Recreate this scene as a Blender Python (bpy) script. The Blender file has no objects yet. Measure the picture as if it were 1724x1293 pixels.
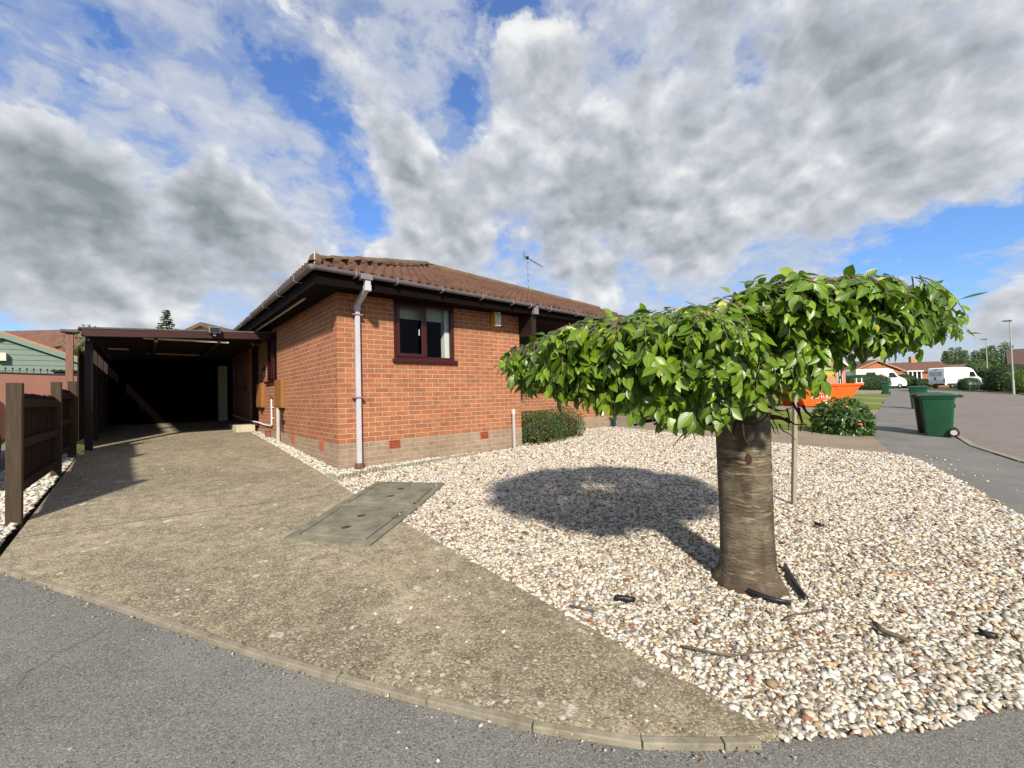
import bpy, bmesh, math, random
import numpy as np
from mathutils import Vector, Matrix
R = math.radians
random.seed(7); rng = np.random.default_rng(11)
SC = bpy.context.scene
COL = SC.collection

# ---------------------------------------------------------------- camera model (world axes: X along the bungalow's front wall, Y along its side wall)
F_PX, PITCH, ROLL, YAW, EYE = 717.7, R(1.522), R(1.433), R(40.75), 1.037
CORNER = Vector((-2.545, 6.227))
def w2(x, y):
    "metres right of / ahead of the photographer -> world X, Y"
    dx, dy = x - CORNER.x, y - CORNER.y
    return (dx*math.cos(YAW)+dy*math.sin(YAW), -dx*math.sin(YAW)+dy*math.cos(YAW))
def rot2(x, y):
    return Vector((x*math.cos(YAW)+y*math.sin(YAW), -x*math.sin(YAW)+y*math.cos(YAW)))
EYE_P = Vector((*w2(0, 0), EYE))
_f = Vector((0, math.cos(PITCH), math.sin(PITCH))); _u = Vector((0, -math.sin(PITCH), math.cos(PITCH))); _r = Vector((1, 0, 0))
_c, _s = math.cos(ROLL), math.sin(ROLL)
_r, _u = _c*_r-_s*_u, _c*_u+_s*_r
def _w3(v):
    h = rot2(v.x, v.y); return Vector((h.x, h.y, v.z))
def ray(px, py):
    return _f+_r*((px-862)/F_PX)-_u*((py-646.5)/F_PX)
def at(px, py, Y):
    d = ray(px, py); return EYE_P+_w3(d*(Y/d.y))
def gz(x, y):
    return .052*min(max(y, -8), 9)+.008*max(0., x-10)
def on(px, py):
    z = -.2
    for _ in range(50):
        d = ray(px, py); P = EYE_P+_w3(d*((z-EYE)/d.z)); z = .5*z+.5*gz(P.x, P.y)
    return P
FWD = rot2(0, 1); RGT = rot2(1, 0)

# ---------------------------------------------------------------- objects
def tag(o, label=None, cat=None, group=None, kind=None):
    if label: o['label'] = label
    if cat: o['category'] = cat
    if group: o['group'] = group
    if kind: o['kind'] = kind
    return o
def empty(name, loc=(0, 0, 0), rz=0, label=None, cat=None, group=None):
    o = bpy.data.objects.new(name, None); COL.objects.link(o)
    o.location = loc; o.rotation_euler = (0, 0, rz)
    o.empty_display_size = .2
    return tag(o, label, cat, group)
def copy_tree(o, parent=None):
    c = o.copy(); COL.objects.link(c); c.parent = parent
    for ch in list(o.children): copy_tree(ch, c)
    return c
class MB:
    def __init__(s): s.v = []; s.f = []; s.uv = []; s.mi = []
    def add(s, vs, fs, uvs=None, m=0):
        b = len(s.v); s.v += [tuple(v) for v in vs]
        for i, f in enumerate(fs):
            s.f.append([b+k for k in f]); s.uv.append(uvs[i] if uvs else None); s.mi.append(m)
    def quad(s, a, b, c, d, uv=None, m=0): s.add([a, b, c, d], [(0, 1, 2, 3)], [uv] if uv else None, m)
    def box(s, c, d, rz=0, m=0, taper=1., ry=0):
        x, y, z = d[0]/2, d[1]/2, d[2]/2
        M = Matrix.Rotation(rz, 3, 'Z') @ Matrix.Rotation(ry, 3, 'Y')
        vs = []
        for sz in (-1, 1):
            k = 1 if sz < 0 else taper
            for sx, sy in ((-1, -1), (1, -1), (1, 1), (-1, 1)):
                vs.append(Vector(c)+M @ Vector((sx*x*k, sy*y*k, sz*z)))
        s.add(vs, [(3, 2, 1, 0), (4, 5, 6, 7), (0, 1, 5, 4), (1, 2, 6, 5), (2, 3, 7, 6), (3, 0, 4, 7)], None, m)
    def bb(s, x0, x1, y0, y1, z0, z1, m=0): s.box(((x0+x1)/2, (y0+y1)/2, (z0+z1)/2), (x1-x0, y1-y0, z1-z0), 0, m)
    def tube(s, pts, rad, n=8, m=0, cap=True):
        pts = [Vector(p) for p in pts]
        if not hasattr(rad, '__len__'): rad = [rad]*len(pts)
        b = len(s.v); ref = None
        for i, p in enumerate(pts):
            t = (pts[min(i+1, len(pts)-1)]-pts[max(i-1, 0)]).normalized()
            if ref is None: ref = Vector((0, 0, 1)) if abs(t.z) < .9 else Vector((1, 0, 0))
            a = t.cross(ref).normalized(); c = a.cross(t).normalized(); ref = c
            for k in range(n):
                q = 2*math.pi*k/n
                s.v.append(tuple(p+(a*math.cos(q)+c*math.sin(q))*rad[i]))
        for i in range(len(pts)-1):
            for k in range(n):
                s.f.append([b+i*n+k, b+i*n+(k+1) % n, b+(i+1)*n+(k+1) % n, b+(i+1)*n+k]); s.uv.append(None); s.mi.append(m)
        if cap:
            s.f.append([b+k for k in range(n)][::-1]); s.uv.append(None); s.mi.append(m)
            e = b+(len(pts)-1)*n; s.f.append([e+k for k in range(n)]); s.uv.append(None); s.mi.append(m)
    def prism(s, poly, axis, a0, a1, m=0):
        "extrude a 2-D outline along an axis: 'x' -> outline is (y,z); 'y' -> (x,z); 'z' -> (x,y)"
        def mk(p, a): return {'x': (a, p[0], p[1]), 'y': (p[0], a, p[1]), 'z': (p[0], p[1], a)}[axis]
        n = len(poly); vs = [mk(p, a0) for p in poly]+[mk(p, a1) for p in poly]
        fs = [tuple(range(n))[::-1], tuple(range(n, 2*n))]+[(i, (i+1) % n, n+(i+1) % n, n+i) for i in range(n)]
        s.add(vs, fs, None, m)
    def lathe(s, prof, c=(0, 0, 0), n=20, m=0):
        b = len(s.v)
        for r, z in prof:
            for k in range(n):
                q = 2*math.pi*k/n; s.v.append((c[0]+r*math.cos(q), c[1]+r*math.sin(q), c[2]+z))
        for i in range(len(prof)-1):
            for k in range(n):
                s.f.append([b+i*n+k, b+i*n+(k+1) % n, b+(i+1)*n+(k+1) % n, b+(i+1)*n+k]); s.uv.append(None); s.mi.append(m)
    def build(s, name, mats, parent=None, smooth=False, bevel=0, fix=True):
        me = bpy.data.meshes.new(name); me.from_pydata(s.v, [], s.f)
        if any(u for u in s.uv):
            L = me.uv_layers.new(name='UVMap'); k = 0
            for p, u in zip(me.polygons, s.uv):
                for j, li in enumerate(p.loop_indices):
                    L.data[li].uv = u[j] if u else (0, 0)
        if not isinstance(mats, (list, tuple)): mats = [mats]
        for m in mats: me.materials.append(m)
        me.polygons.foreach_set('material_index', s.mi)
        if fix:
            bm = bmesh.new(); bm.from_mesh(me); bmesh.ops.recalc_face_normals(bm, faces=bm.faces); bm.to_mesh(me); bm.free()
        if smooth:
            me.polygons.foreach_set('use_smooth', [True]*len(me.polygons))
        me.update()
        o = bpy.data.objects.new(name, me); COL.objects.link(o); o.parent = parent
        if smooth == 'auto':
            try: me.set_sharp_from_angle(angle=R(38))
            except Exception: pass
        if bevel:
            b = o.modifiers.new('Bevel', 'BEVEL'); b.width = bevel; b.segments = 2; b.limit_method = 'ANGLE'; b.angle_limit = R(40)
        return o
def big_mesh(name, V, Fc, mat, parent=None, smooth=True, tint=None, uv=None):
    "V (n,3), Fc (m,k) int arrays; tint per vertex"
    me = bpy.data.meshes.new(name); n, (m, k) = len(V), Fc.shape
    me.vertices.add(n); me.vertices.foreach_set('co', np.ascontiguousarray(V, np.float32).ravel())
    me.loops.add(m*k); me.loops.foreach_set('vertex_index', np.ascontiguousarray(Fc, np.int32).ravel())
    me.polygons.add(m); me.polygons.foreach_set('loop_start', np.arange(0, m*k, k, dtype=np.int32))
    me.update(calc_edges=True)
    if smooth: me.polygons.foreach_set('use_smooth', np.ones(m, bool))
    if tint is not None:
        a = me.attributes.new('tint', 'FLOAT', 'POINT'); a.data.foreach_set('value', np.ascontiguousarray(tint, np.float32))
    if uv is not None:
        L = me.uv_layers.new(name='UVMap'); L.data.foreach_set('uv', np.ascontiguousarray(uv[Fc.ravel()], np.float32).ravel())
    me.materials.append(mat); me.validate()
    o = bpy.data.objects.new(name, me); COL.objects.link(o); o.parent = parent
    return o
def stamp(tv, tf, pos, rot, scale):
    "copies of a template: pos (n,3), rot (n,3,3) columns = axes, scale (n,) or (n,3)"
    n, k = len(pos), len(tv)
    sc = scale.reshape(n, 1, -1)
    V = np.einsum('nij,nkj->nki', rot, tv[None]*sc)+pos[:, None, :]
    Fc = (tf[None]+(np.arange(n)*k)[:, None, None]).reshape(-1, tf.shape[1])
    return V.reshape(-1, 3), Fc

# ---------------------------------------------------------------- materials
class NT:
    def __init__(s, name):
        s.m = bpy.data.materials.new(name); s.m.use_nodes = True; s.t = s.m.node_tree; s.n = s.t.nodes; s.l = s.t.links
        s.b = s.n['Principled BSDF']; s.out = s.n['Material Output']
        s.tc = s.n.new('ShaderNodeTexCoord')
    def new(s, t, **k):
        o = s.n.new(t)
        for a, v in k.items():
            if a in o.inputs: o.inputs[a].default_value = v
            else: setattr(o, a, v)
        return o
    def link(s, a, b): s.l.new(a, b)
    def co(s, which='Object', scale=None):
        if scale is None: return s.tc.outputs[which]
        mp = s.new('ShaderNodeMapping'); mp.inputs['Scale'].default_value = scale; s.link(s.tc.outputs[which], mp.inputs[0]); return mp.outputs[0]
    def noise(s, scale, detail=6, rough=.6, co=None, dist=0):
        n = s.new('ShaderNodeTexNoise', Scale=scale, Detail=detail, Roughness=rough, Distortion=dist); s.link(co or s.co(), n.inputs['Vector']); return n.outputs['Fac']
    def vor(s, scale, co=None, feature='F1', out='Distance', rnd=1.):
        n = s.new('ShaderNodeTexVoronoi', feature=feature, Scale=scale, Randomness=rnd); s.link(co or s.co(), n.inputs['Vector']); return n.outputs[out]
    def ramp(s, fac, stops, interp='LINEAR'):
        n = s.new('ShaderNodeValToRGB'); cr = n.color_ramp; cr.interpolation = interp
        while len(cr.elements) < len(stops): cr.elements.new(.5)
        for e, (p, c) in zip(cr.elements, stops):
            e.position = p; e.color = (*c, 1) if len(c) == 3 else c
        s.link(fac, n.inputs[0]); return n.outputs[0]
    def mapr(s, v, a, b, c=0., d=1.):
        n = s.new('ShaderNodeMapRange'); n.clamp = True
        for i, q in enumerate((a, b, c, d)): n.inputs[i+1].default_value = q
        s.link(v, n.inputs[0]); return n.outputs[0]
    def mix(s, fac, a, b, bt='MIX'):
        n = s.new('ShaderNodeMix', data_type='RGBA', blend_type=bt)
        for i, q in ((0, fac), (6, a), (7, b)):
            if isinstance(q, (int, float)): n.inputs[i].default_value = q
            elif isinstance(q, tuple): n.inputs[i].default_value = (*q, 1)
            else: s.link(q, n.inputs[i])
        return n.outputs[2]
    def math(s, op, a, b=None, c=None):
        n = s.new('ShaderNodeMath', operation=op)
        for i, q in enumerate((a, b, c)):
            if q is None: continue
            if isinstance(q, (int, float)): n.inputs[i].default_value = q
            else: s.link(q, n.inputs[i])
        return n.outputs[0]
    def bump(s, h, strength=.5, dist=.01, prev=None):
        n = s.new('ShaderNodeBump', Strength=strength, Distance=dist); s.link(h, n.inputs['Height'])
        if prev: s.link(prev, n.inputs['Normal'])
        return n.outputs[0]
    def fin(s, col=None, rough=.6, nrm=None, spec=.4, metal=0):
        b = s.b
        if isinstance(col, tuple): b.inputs['Base Color'].default_value = (*col, 1)
        elif col is not None: s.link(col, b.inputs['Base Color'])
        if isinstance(rough, (int, float)): b.inputs['Roughness'].default_value = rough
        else: s.link(rough, b.inputs['Roughness'])
        b.inputs['Specular IOR Level'].default_value = spec; b.inputs['Metallic'].default_value = metal
        if nrm: s.link(nrm, b.inputs['Normal'])
        return s.m
def plain(name, c, rough=.5, var=.25, scale=9., bump=.15, spec=.4, metal=0, bdist=.004, stretch=(1, 1, 1)):
    "a paint / plastic / timber surface: base colour with weathering noise and a fine bump"
    t = NT(name); co = t.co('Object', stretch)
    n = t.noise(scale, 8, .65, co); n2 = t.noise(scale*9, 4, .6, co)
    k = t.mapr(n, .3, .7, 1-var, 1+var)
    col = t.mix(1., c, t.ramp(k, [(0, (0, 0, 0)), (1, (1, 1, 1))]), 'MULTIPLY') if False else None
    lo = tuple(x*(1-var) for x in c); hi = tuple(min(1, x*(1+var)) for x in c)
    col = t.mix(t.mapr(n, .3, .7), lo, hi)
    return t.fin(col, t.math('MULTIPLY_ADD', n2, .25, rough-.12), t.bump(n2, bump, bdist), spec, metal)
def brick(name, c1, c2, mortar, spots=(.10, .075, .055), w=.225, h=.075):
    t = NT(name); uv = t.tc.outputs['UV']
    wob = t.noise(14, 3, .5, uv); 
    vm = t.new('ShaderNodeVectorMath', operation='SCALE'); vm.inputs['Scale'].default_value = .006
    wn = t.new('ShaderNodeTexNoise', Scale=9.); t.link(uv, wn.inputs['Vector']); t.link(wn.outputs['Color'], vm.inputs[0])
    ad = t.new('ShaderNodeVectorMath', operation='ADD'); t.link(uv, ad.inputs[0]); t.link(vm.outputs[0], ad.inputs[1])
    def bk(ca, cb, cm):
        b = t.new('ShaderNodeTexBrick'); b.offset = .5; b.inputs['Scale'].default_value = 1.
        b.inputs['Brick Width'].default_value = w; b.inputs['Row Height'].default_value = h; b.inputs['Mortar Size'].default_value = .0056
        b.inputs['Mortar Smooth'].default_value = .35; b.inputs['Bias'].default_value = -.1
        for k, q in (('Color1', ca), ('Color2', cb), ('Mortar', cm)): b.inputs[k].default_value = (*q, 1)
        t.link(ad.outputs[0], b.inputs['Vector']); return b
    b = bk(c1, c2, mortar); bw = bk((0, 0, 0), (1, 1, 1), (.5, .5, .5))
    big = t.noise(.9, 4, .6, uv); fine = t.noise(60, 6, .7, uv); mid = t.noise(5, 5, .6, uv)
    notm = t.math('SUBTRACT', 1., b.outputs['Fac'])
    # a few burnt grey-brown bricks, dark patches inside bricks
    rnd = t.ramp(bw.outputs['Color'], [(.80, (0, 0, 0)), (.93, (1, 1, 1))])
    dk = t.math('MULTIPLY', t.mapr(t.noise(7, 3, .5, uv), .48, .64), notm)
    col = t.mix(t.math('MULTIPLY', t.math('MAXIMUM', t.math('MULTIPLY', rnd, .45), t.math('MULTIPLY', dk, .5)), notm), b.outputs['Color'], spots)
    col = t.mix(t.mapr(fine, .35, .75, 0, .3), col, tuple(min(1, x*1.5) for x in c2))
    col = t.mix(t.mapr(big, .35, .7, 0, .35), col, tuple(.5*x+.02 for x in c1))
    hgt = t.math('ADD', t.math('MULTIPLY', b.outputs['Fac'], -1.), t.math('MULTIPLY', fine, .35))
    return t.fin(col, .88, t.bump(hgt, .9, .007), .2)
M = {}
M['brick'] = brick('red_brick', (.315, .104, .046), (.405, .156, .074), (.55, .45, .31))
M['plinth'] = brick('plinth_brick', (.275, .19, .13), (.345, .25, .178), (.50, .42, .31), (.13, .10, .08))
M['far_brick'] = brick('far_brick', (.36, .13, .06), (.42, .17, .08), (.42, .25, .15))
M['mahogany'] = plain('mahogany_upvc', (.042, .006, .006), .32, .15, 6, .05, .4)
M['fascia'] = plain('dark_fascia', (.005, .0025, .002), .8, .3, 8, .1, .08)
M['gutter'] = plain('grey_gutter', (.19, .165, .178), .42, .12, 5, .05)
M['downpipe'] = plain('lilac_grey_pipe', (.46, .445, .48), .4, .08, 4, .04)
M['whitepl'] = plain('white_plastic', (.74, .74, .72), .45, .08, 5, .05)
M['greypl'] = plain('grey_conduit', (.42, .40, .36), .5, .1, 5, .05)
M['shoe'] = plain('brown_drain_shoe', (.12, .05, .035), .7, .2, 20, .2)
M['terracotta'] = plain('terracotta', (.40, .10, .045), .8, .2, 20, .2)
M['meter'] = plain('tan_meter_box', (.26, .11, .035), .5, .12, 5, .08, stretch=(4, 4, .4))
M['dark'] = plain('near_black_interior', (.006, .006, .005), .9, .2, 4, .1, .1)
M['blind'] = plain('pale_blind_fabric', (.55, .58, .50), .85, .05, 30, .1, .1)
M['plaster'] = plain('white_plaster', (.75, .76, .72), .8, .05, 12, .1, .1)
M['cpbrown'] = plain('dark_redbrown_timber', (.018, .007, .006), .6, .35, 5, .25, stretch=(6, 6, .7))
M['fence'] = plain('dark_stained_timber', (.021, .010, .0065), .75, .4, 6, .35, .2, stretch=(9, 9, .8))
M['fence_post'] = plain('weathered_brown_post', (.060, .042, .028), .8, .3, 5, .35, .2, stretch=(8, 8, .8))
M['pinkpost'] = plain('pink_brown_timber', (.20, .105, .075), .75, .25, 6, .25, .2, stretch=(8, 8, .8))
M['felt'] = plain('grey_felt_edge', (.10, .09, .08), .85, .25, 14, .3, .2)
M['black'] = plain('black_rubber', (.010, .010, .011), .55, .3, 12, .2)
M['steel'] = plain('galvanised_steel', (.45, .46, .47), .38, .15, 8, .08, .5, .8)
M['stone'] = plain('pale_rendered_block', (.46, .42, .30), .9, .2, 11, .4, .2)
M['yellow'] = plain('yellow_plastic', (.62, .34, .02), .4, .1, 5, .05)
M['gatebrown'] = plain('pink_brown_gate_paint', (.23, .10, .068), .6, .1, 3, .08)
M['cladgreen'] = plain('sage_green_boards', (.165, .225, .18), .65, .1, 5, .15, stretch=(1, 1, 5))
M['greenbin'] = plain('dark_green_bin_plastic', (.012, .068, .032), .34, .18, 4, .08)
M['brownbin'] = plain('dark_brown_bin_plastic', (.035, .014, .009), .45, .2, 4, .08)
M['skip'] = plain('orange_skip_paint', (.72, .098, .006), .45, .12, 3, .12)
M['white'] = plain('white_vehicle_paint', (.76, .77, .77), .22, .03, 2, .02, .5)
M['vanglass'] = plain('dark_vehicle_glass', (.012, .016, .018), .08, .1, 3, 0., .6)
M['redlamp'] = plain('red_lamp_lens', (.35, .015, .01), .2, .1, 4, .02, .5)
M['darkcar'] = plain('black_car_paint', (.012, .013, .016), .2, .1, 3, .02, .5)
M['lamppole'] = plain('pale_green_pole', (.33, .38, .32), .5, .1, 4, .05)
M['render'] = plain('cream_render', (.62, .58, .48), .8, .08, 5, .15, .2)
M['wood_stake'] = plain('pale_weathered_stake', (.27, .245, .18), .85, .25, 7, .35, .2, stretch=(8, 8, 1))
M['greenpost'] = plain('dark_green_post', (.010, .035, .035), .5, .2, 6, .1)
def glass():
    t = NT('window_glass'); t.n.remove(t.b)
    tr = t.new('ShaderNodeBsdfTransparent'); tr.inputs[0].default_value = (.80, .84, .82, 1)
    gl = t.new('ShaderNodeBsdfGlossy'); gl.inputs['Roughness'].default_value = .015
    fr = t.new('ShaderNodeFresnel'); fr.inputs[0].default_value = 1.22
    mx = t.new('ShaderNodeMixShader'); t.link(fr.outputs[0], mx.inputs[0]); t.link(tr.outputs[0], mx.inputs[1]); t.link(gl.outputs[0], mx.inputs[2])
    t.link(mx.outputs[0], t.out.inputs[0]); return t.m
M['glass'] = glass()
def tile_mat(name, a, b, mossy=(.16, .13, .06)):
    t = NT(name); n = t.noise(3.5, 6, .6); v = t.vor(3.2, t.co('Object', (1, 1, .2)), out='Color'); f = t.noise(45, 5, .7)
    col = t.mix(t.mapr(n, .3, .7), a, b)
    col = t.mix(.28, col, t.mix(v, tuple(x*.5 for x in a), tuple(x*1.5 for x in b)))
    col = t.mix(t.mapr(t.noise(8, 6, .7), .58, .75, 0, .55), col, mossy)
    return t.fin(col, .85, t.bump(f, .4, .004), .25)
M['tile'] = tile_mat('brown_roof_tile', (.070, .034, .023), (.112, .058, .039))
M['ridge'] = tile_mat('mossy_ridge_tile', (.105, .062, .038), (.155, .105, .062), (.17, .145, .07))
M['fartile'] = tile_mat('far_brown_tile', (.115, .055, .04), (.15, .075, .053))
M['orangetile'] = tile_mat('orange_verge_tile', (.42, .16, .07), (.5, .22, .11))
def drive_mat():
    t = NT('exposed_aggregate_concrete'); co = t.co('Object')
    big = t.noise(.7, 7, .68, dist=.6); mid = t.noise(7.5, 9, .76); agg = t.vor(98); agc = t.vor(98, out='Color'); fine = t.noise(150, 4, .7)
    col = t.ramp(mid, [(.30, (.112, .093, .062)), (.5, (.245, .205, .140)), (.70, (.40, .345, .245))])
    col = t.mix(t.mapr(big, .42, .66, 0, .62), col, (.105, .09, .064))
    bw = t.new('ShaderNodeRGBToBW'); t.link(agc, bw.inputs[0])
    col = t.mix(t.math('MULTIPLY', t.mapr(bw.outputs[0], .55, .95), .75), col, (.45, .395, .28))
    col = t.mix(t.math('MULTIPLY', t.mapr(bw.outputs[0], .0, .32, 1, 0), .75), col, (.045, .037, .026))
    # pale lichen spots
    lv = t.vor(3.6, dist_co(t, .16)); ls = t.mapr(lv, .10, .13, 1, 0)
    msk = t.mapr(t.noise(.9, 3, .5), .38, .5)
    lv2 = t.vor(11, dist_co(t, .07)); ls2 = t.mapr(lv2, .12, .19, 1, 0)
    msk2 = t.mapr(t.noise(1.7, 3, .6), .45, .57)
    sp = t.math('MULTIPLY', t.math('MAXIMUM', t.math('MULTIPLY', ls, msk), t.math('MULTIPLY', ls2, msk2)), t.mapr(t.noise(40, 4, .7), .3, .55))
    col = t.mix(t.math('MULTIPLY', sp, .75), col, (.55, .535, .47))
    h = t.math('ADD', t.math('MULTIPLY', agg, -.8), t.math('MULTIPLY', fine, .5))
    return t.fin(col, .92, t.bump(h, .7, .005), .2)
def dist_co(t, k):
    n = t.new('ShaderNodeTexNoise', Scale=7., Detail=4.); t.link(t.co(), n.inputs['Vector'])
    s = t.new('ShaderNodeVectorMath', operation='SCALE'); s.inputs['Scale'].default_value = k; t.link(n.outputs['Color'], s.inputs[0])
    a = t.new('ShaderNodeVectorMath', operation='ADD'); t.link(t.co(), a.inputs[0]); t.link(s.outputs[0], a.inputs[1]); return a.outputs[0]
M['drive'] = drive_mat()
def asphalt(name, base, speck, patch):
    t = NT(name); big = t.noise(.7, 6, .65, dist=.5); mid = t.noise(7, 6, .7); v = t.vor(165, out='Color'); vd = t.vor(165)
    bw = t.new('ShaderNodeRGBToBW'); t.link(v, bw.inputs[0])
    col = t.mix(t.mapr(big, .38, .66), base, patch)
    col = t.mix(t.mapr(mid, .5, .72, 0, .4), col, tuple(x*1.5 for x in base))
    col = t.mix(t.math('MULTIPLY', t.mapr(bw.outputs[0], .58, .9), .55), col, speck)
    col = t.mix(t.math('MULTIPLY', t.mapr(bw.outputs[0], .08, .32, 1, 0), .7), col, tuple(x*.3 for x in base))
    lv = t.vor(9.5, dist_co(t, .06)); sp = t.math('MULTIPLY', t.mapr(lv, .04, .07, 1, 0), t.mapr(t.noise(1.6, 2), .46, .52))
    ck = t.vor(.55, dist_co(t, .25), 'DISTANCE_TO_EDGE'); col = t.mix(t.math('MULTIPLY', t.mapr(ck, .0, .007, 1, 0), t.mapr(t.noise(.5, 2), .52, .6, 0, .6)), col, tuple(x*.35 for x in base))
    col = t.mix(t.math('MULTIPLY', sp, .8), col, (.5, .5, .47))
    h = t.math('ADD', t.math('MULTIPLY', vd, -.8), t.math('MULTIPLY', t.noise(220, 3), .4))
    return t.fin(col, .9, t.bump(h, .55, .004), .25)
M['asphalt'] = asphalt('grey_tarmac', (.122, .119, .109), (.30, .292, .27), (.17, .165, .15))
M['paving'] = None
def paving():
    t = NT('brown_block_paving'); co = t.co('Object')
    b = t.new('ShaderNodeTexBrick'); b.offset = .5; b.inputs['Scale'].default_value = 1.; b.inputs['Brick Width'].default_value = .2; b.inputs['Row Height'].default_value = .1
    b.inputs['Mortar Size'].default_value = .006; b.inputs['Mortar Smooth'].default_value = .3
    for k, q in (('Color1', (.15, .125, .108)), ('Color2', (.20, .17, .15)), ('Mortar', (.075, .068, .06))): b.inputs[k].default_value = (*q, 1)
    mp = t.new('ShaderNodeMapping'); mp.inputs['Rotation'].default_value = (0, 0, R(35)); t.link(co, mp.inputs[0]); t.link(mp.outputs[0], b.inputs['Vector'])
    n = t.noise(.35, 6, .65); col = t.mix(t.mapr(n, .3, .7, 0, .6), b.outputs['Color'], (.21, .185, .165))
    return t.fin(col, .9, t.bump(b.outputs['Fac'], -.5, .004), .2)
M['paving'] = paving()
M['ndrive'] = asphalt('worn_brown_concrete', (.19, .15, .105), (.34, .29, .22), (.25, .205, .15))
M['kerb'] = plain('pale_concrete_kerb', (.225, .20, .15), .9, .35, 9, .5, .2)
M['cover'] = plain('mossy_concrete_cover', (.165, .152, .112), .92, .4, 5, .6, .2, bdist=.006)
M['soil'] = plain('bare_earth_under_gravel', (.26, .22, .165), .95, .4, 30, .6, .1, bdist=.01)
M['earth'] = plain('rough_grass_and_earth', (.07, .095, .03), .95, .4, 2, .5, .1, bdist=.02)
def lawn():
    t = NT('lawn_turf'); n = t.noise(.6, 6, .65); f = t.noise(60, 5, .7)
    col = t.mix(t.mapr(n, .3, .7), (.10, .135, .022), (.21, .225, .045)); col = t.mix(t.mapr(f, .4, .7, 0, .5), col, (.05, .08, .015))
    return t.fin(col, .95, t.bump(f, .8, .02), .1)
M['lawn'] = lawn()
def stone_mat():
    t = NT('gravel_stone'); a = t.new('ShaderNodeAttribute'); a.attribute_name = 'tint'
    col = t.ramp(a.outputs['Fac'], [(0, (.56, .525, .46)), (.22, (.63, .605, .545)), (.40, (.45, .405, .325)), (.50, (.55, .46, .32)), (.58, (.27, .245, .205)), (.67, (.40, .375, .34)),
                                    (.78, (.24, .17, .10)), (.83, (.42, .29, .15)), (.88, (.18, .165, .145)), (.94, (.22, .10, .055)), (.97, (.10, .08, .06))], 'CONSTANT')
    n = t.noise(70, 5, .65); col = t.mix(t.mapr(n, .35, .75, 0, .4), col, (.25, .20, .14))
    return t.fin(col, .72, t.bump(t.noise(160, 3), .25, .003), .35)
M['gravel'] = stone_mat()
def leaf_mat(name, dark, light, yel, trans=.3, rough=.38, tr=(.20, .42, .04)):
    t = NT(name); a = t.new('ShaderNodeAttribute'); a.attribute_name = 'tint'
    col = t.ramp(a.outputs['Fac'], [(0, dark), (.55, tuple((x+y)/2 for x, y in zip(dark, light))), (.93, light), (.99, yel)])
    uv = t.tc.outputs['UV']; sp = t.new('ShaderNodeSeparateXYZ'); t.link(uv, sp.inputs[0])
    vn = t.math('ABSOLUTE', t.math('SUBTRACT', sp.outputs[1], .5))
    vein = t.math('SINE', t.math('MULTIPLY', t.math('SUBTRACT', sp.outputs[0], t.math('MULTIPLY', vn, .45)), 52.))
    mid = t.mapr(vn, .0, .05, 1, 0)
    col = t.mix(t.math('MULTIPLY', mid, .45), col, tuple(min(1, x*1.7+.03) for x in light))
    col = t.mix(t.mapr(vein, .6, 1., 0, .10), col, tuple(x*.55 for x in dark))
    n = t.noise(30, 4); col = t.mix(t.mapr(n, .4, .75, 0, .25), col, dark)
    h = t.math('ADD', t.math('MULTIPLY', vein, -.5), t.math('MULTIPLY', mid, -1.))
    t.fin(col, rough, t.bump(h, .10, .003), .5)
    tl = t.new('ShaderNodeBsdfTranslucent'); t.link(t.mix(.6, col, tr), tl.inputs[0])
    mx = t.new('ShaderNodeMixShader'); mx.inputs[0].default_value = trans
    t.link(t.b.outputs[0], mx.inputs[1]); t.link(tl.outputs[0], mx.inputs[2]); t.link(mx.outputs[0], t.out.inputs[0])
    return t.m
M['leaf'] = leaf_mat('cherry_leaf', (.034, .084, .005), (.185, .295, .014), (.45, .42, .03), .2, .38, (.24, .46, .03))
M['shrubleaf'] = leaf_mat('small_shrub_leaf', (.028, .058, .014), (.085, .135, .03), (.20, .13, .04), .22, .5)
M['laurel'] = leaf_mat('glossy_laurel_leaf', (.016, .048, .008), (.075, .145, .018), (.2, .22, .04), .18, .3)
M['hedge'] = leaf_mat('hedge_leaf', (.012, .035, .006), (.045, .085, .014), (.09, .12, .02), .15, .6)
M['hedge2'] = leaf_mat('bright_hedge_leaf', (.05, .09, .008), (.15, .19, .02), (.25, .25, .03), .2, .6)
M['fartree'] = leaf_mat('far_tree_leaf', (.05, .085, .032), (.13, .175, .075), (.16, .2, .09), .25, .7)
M['fir'] = leaf_mat('fir_needles', (.03, .06, .015), (.09, .14, .04), (.12, .17, .05), .15, .7)
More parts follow.
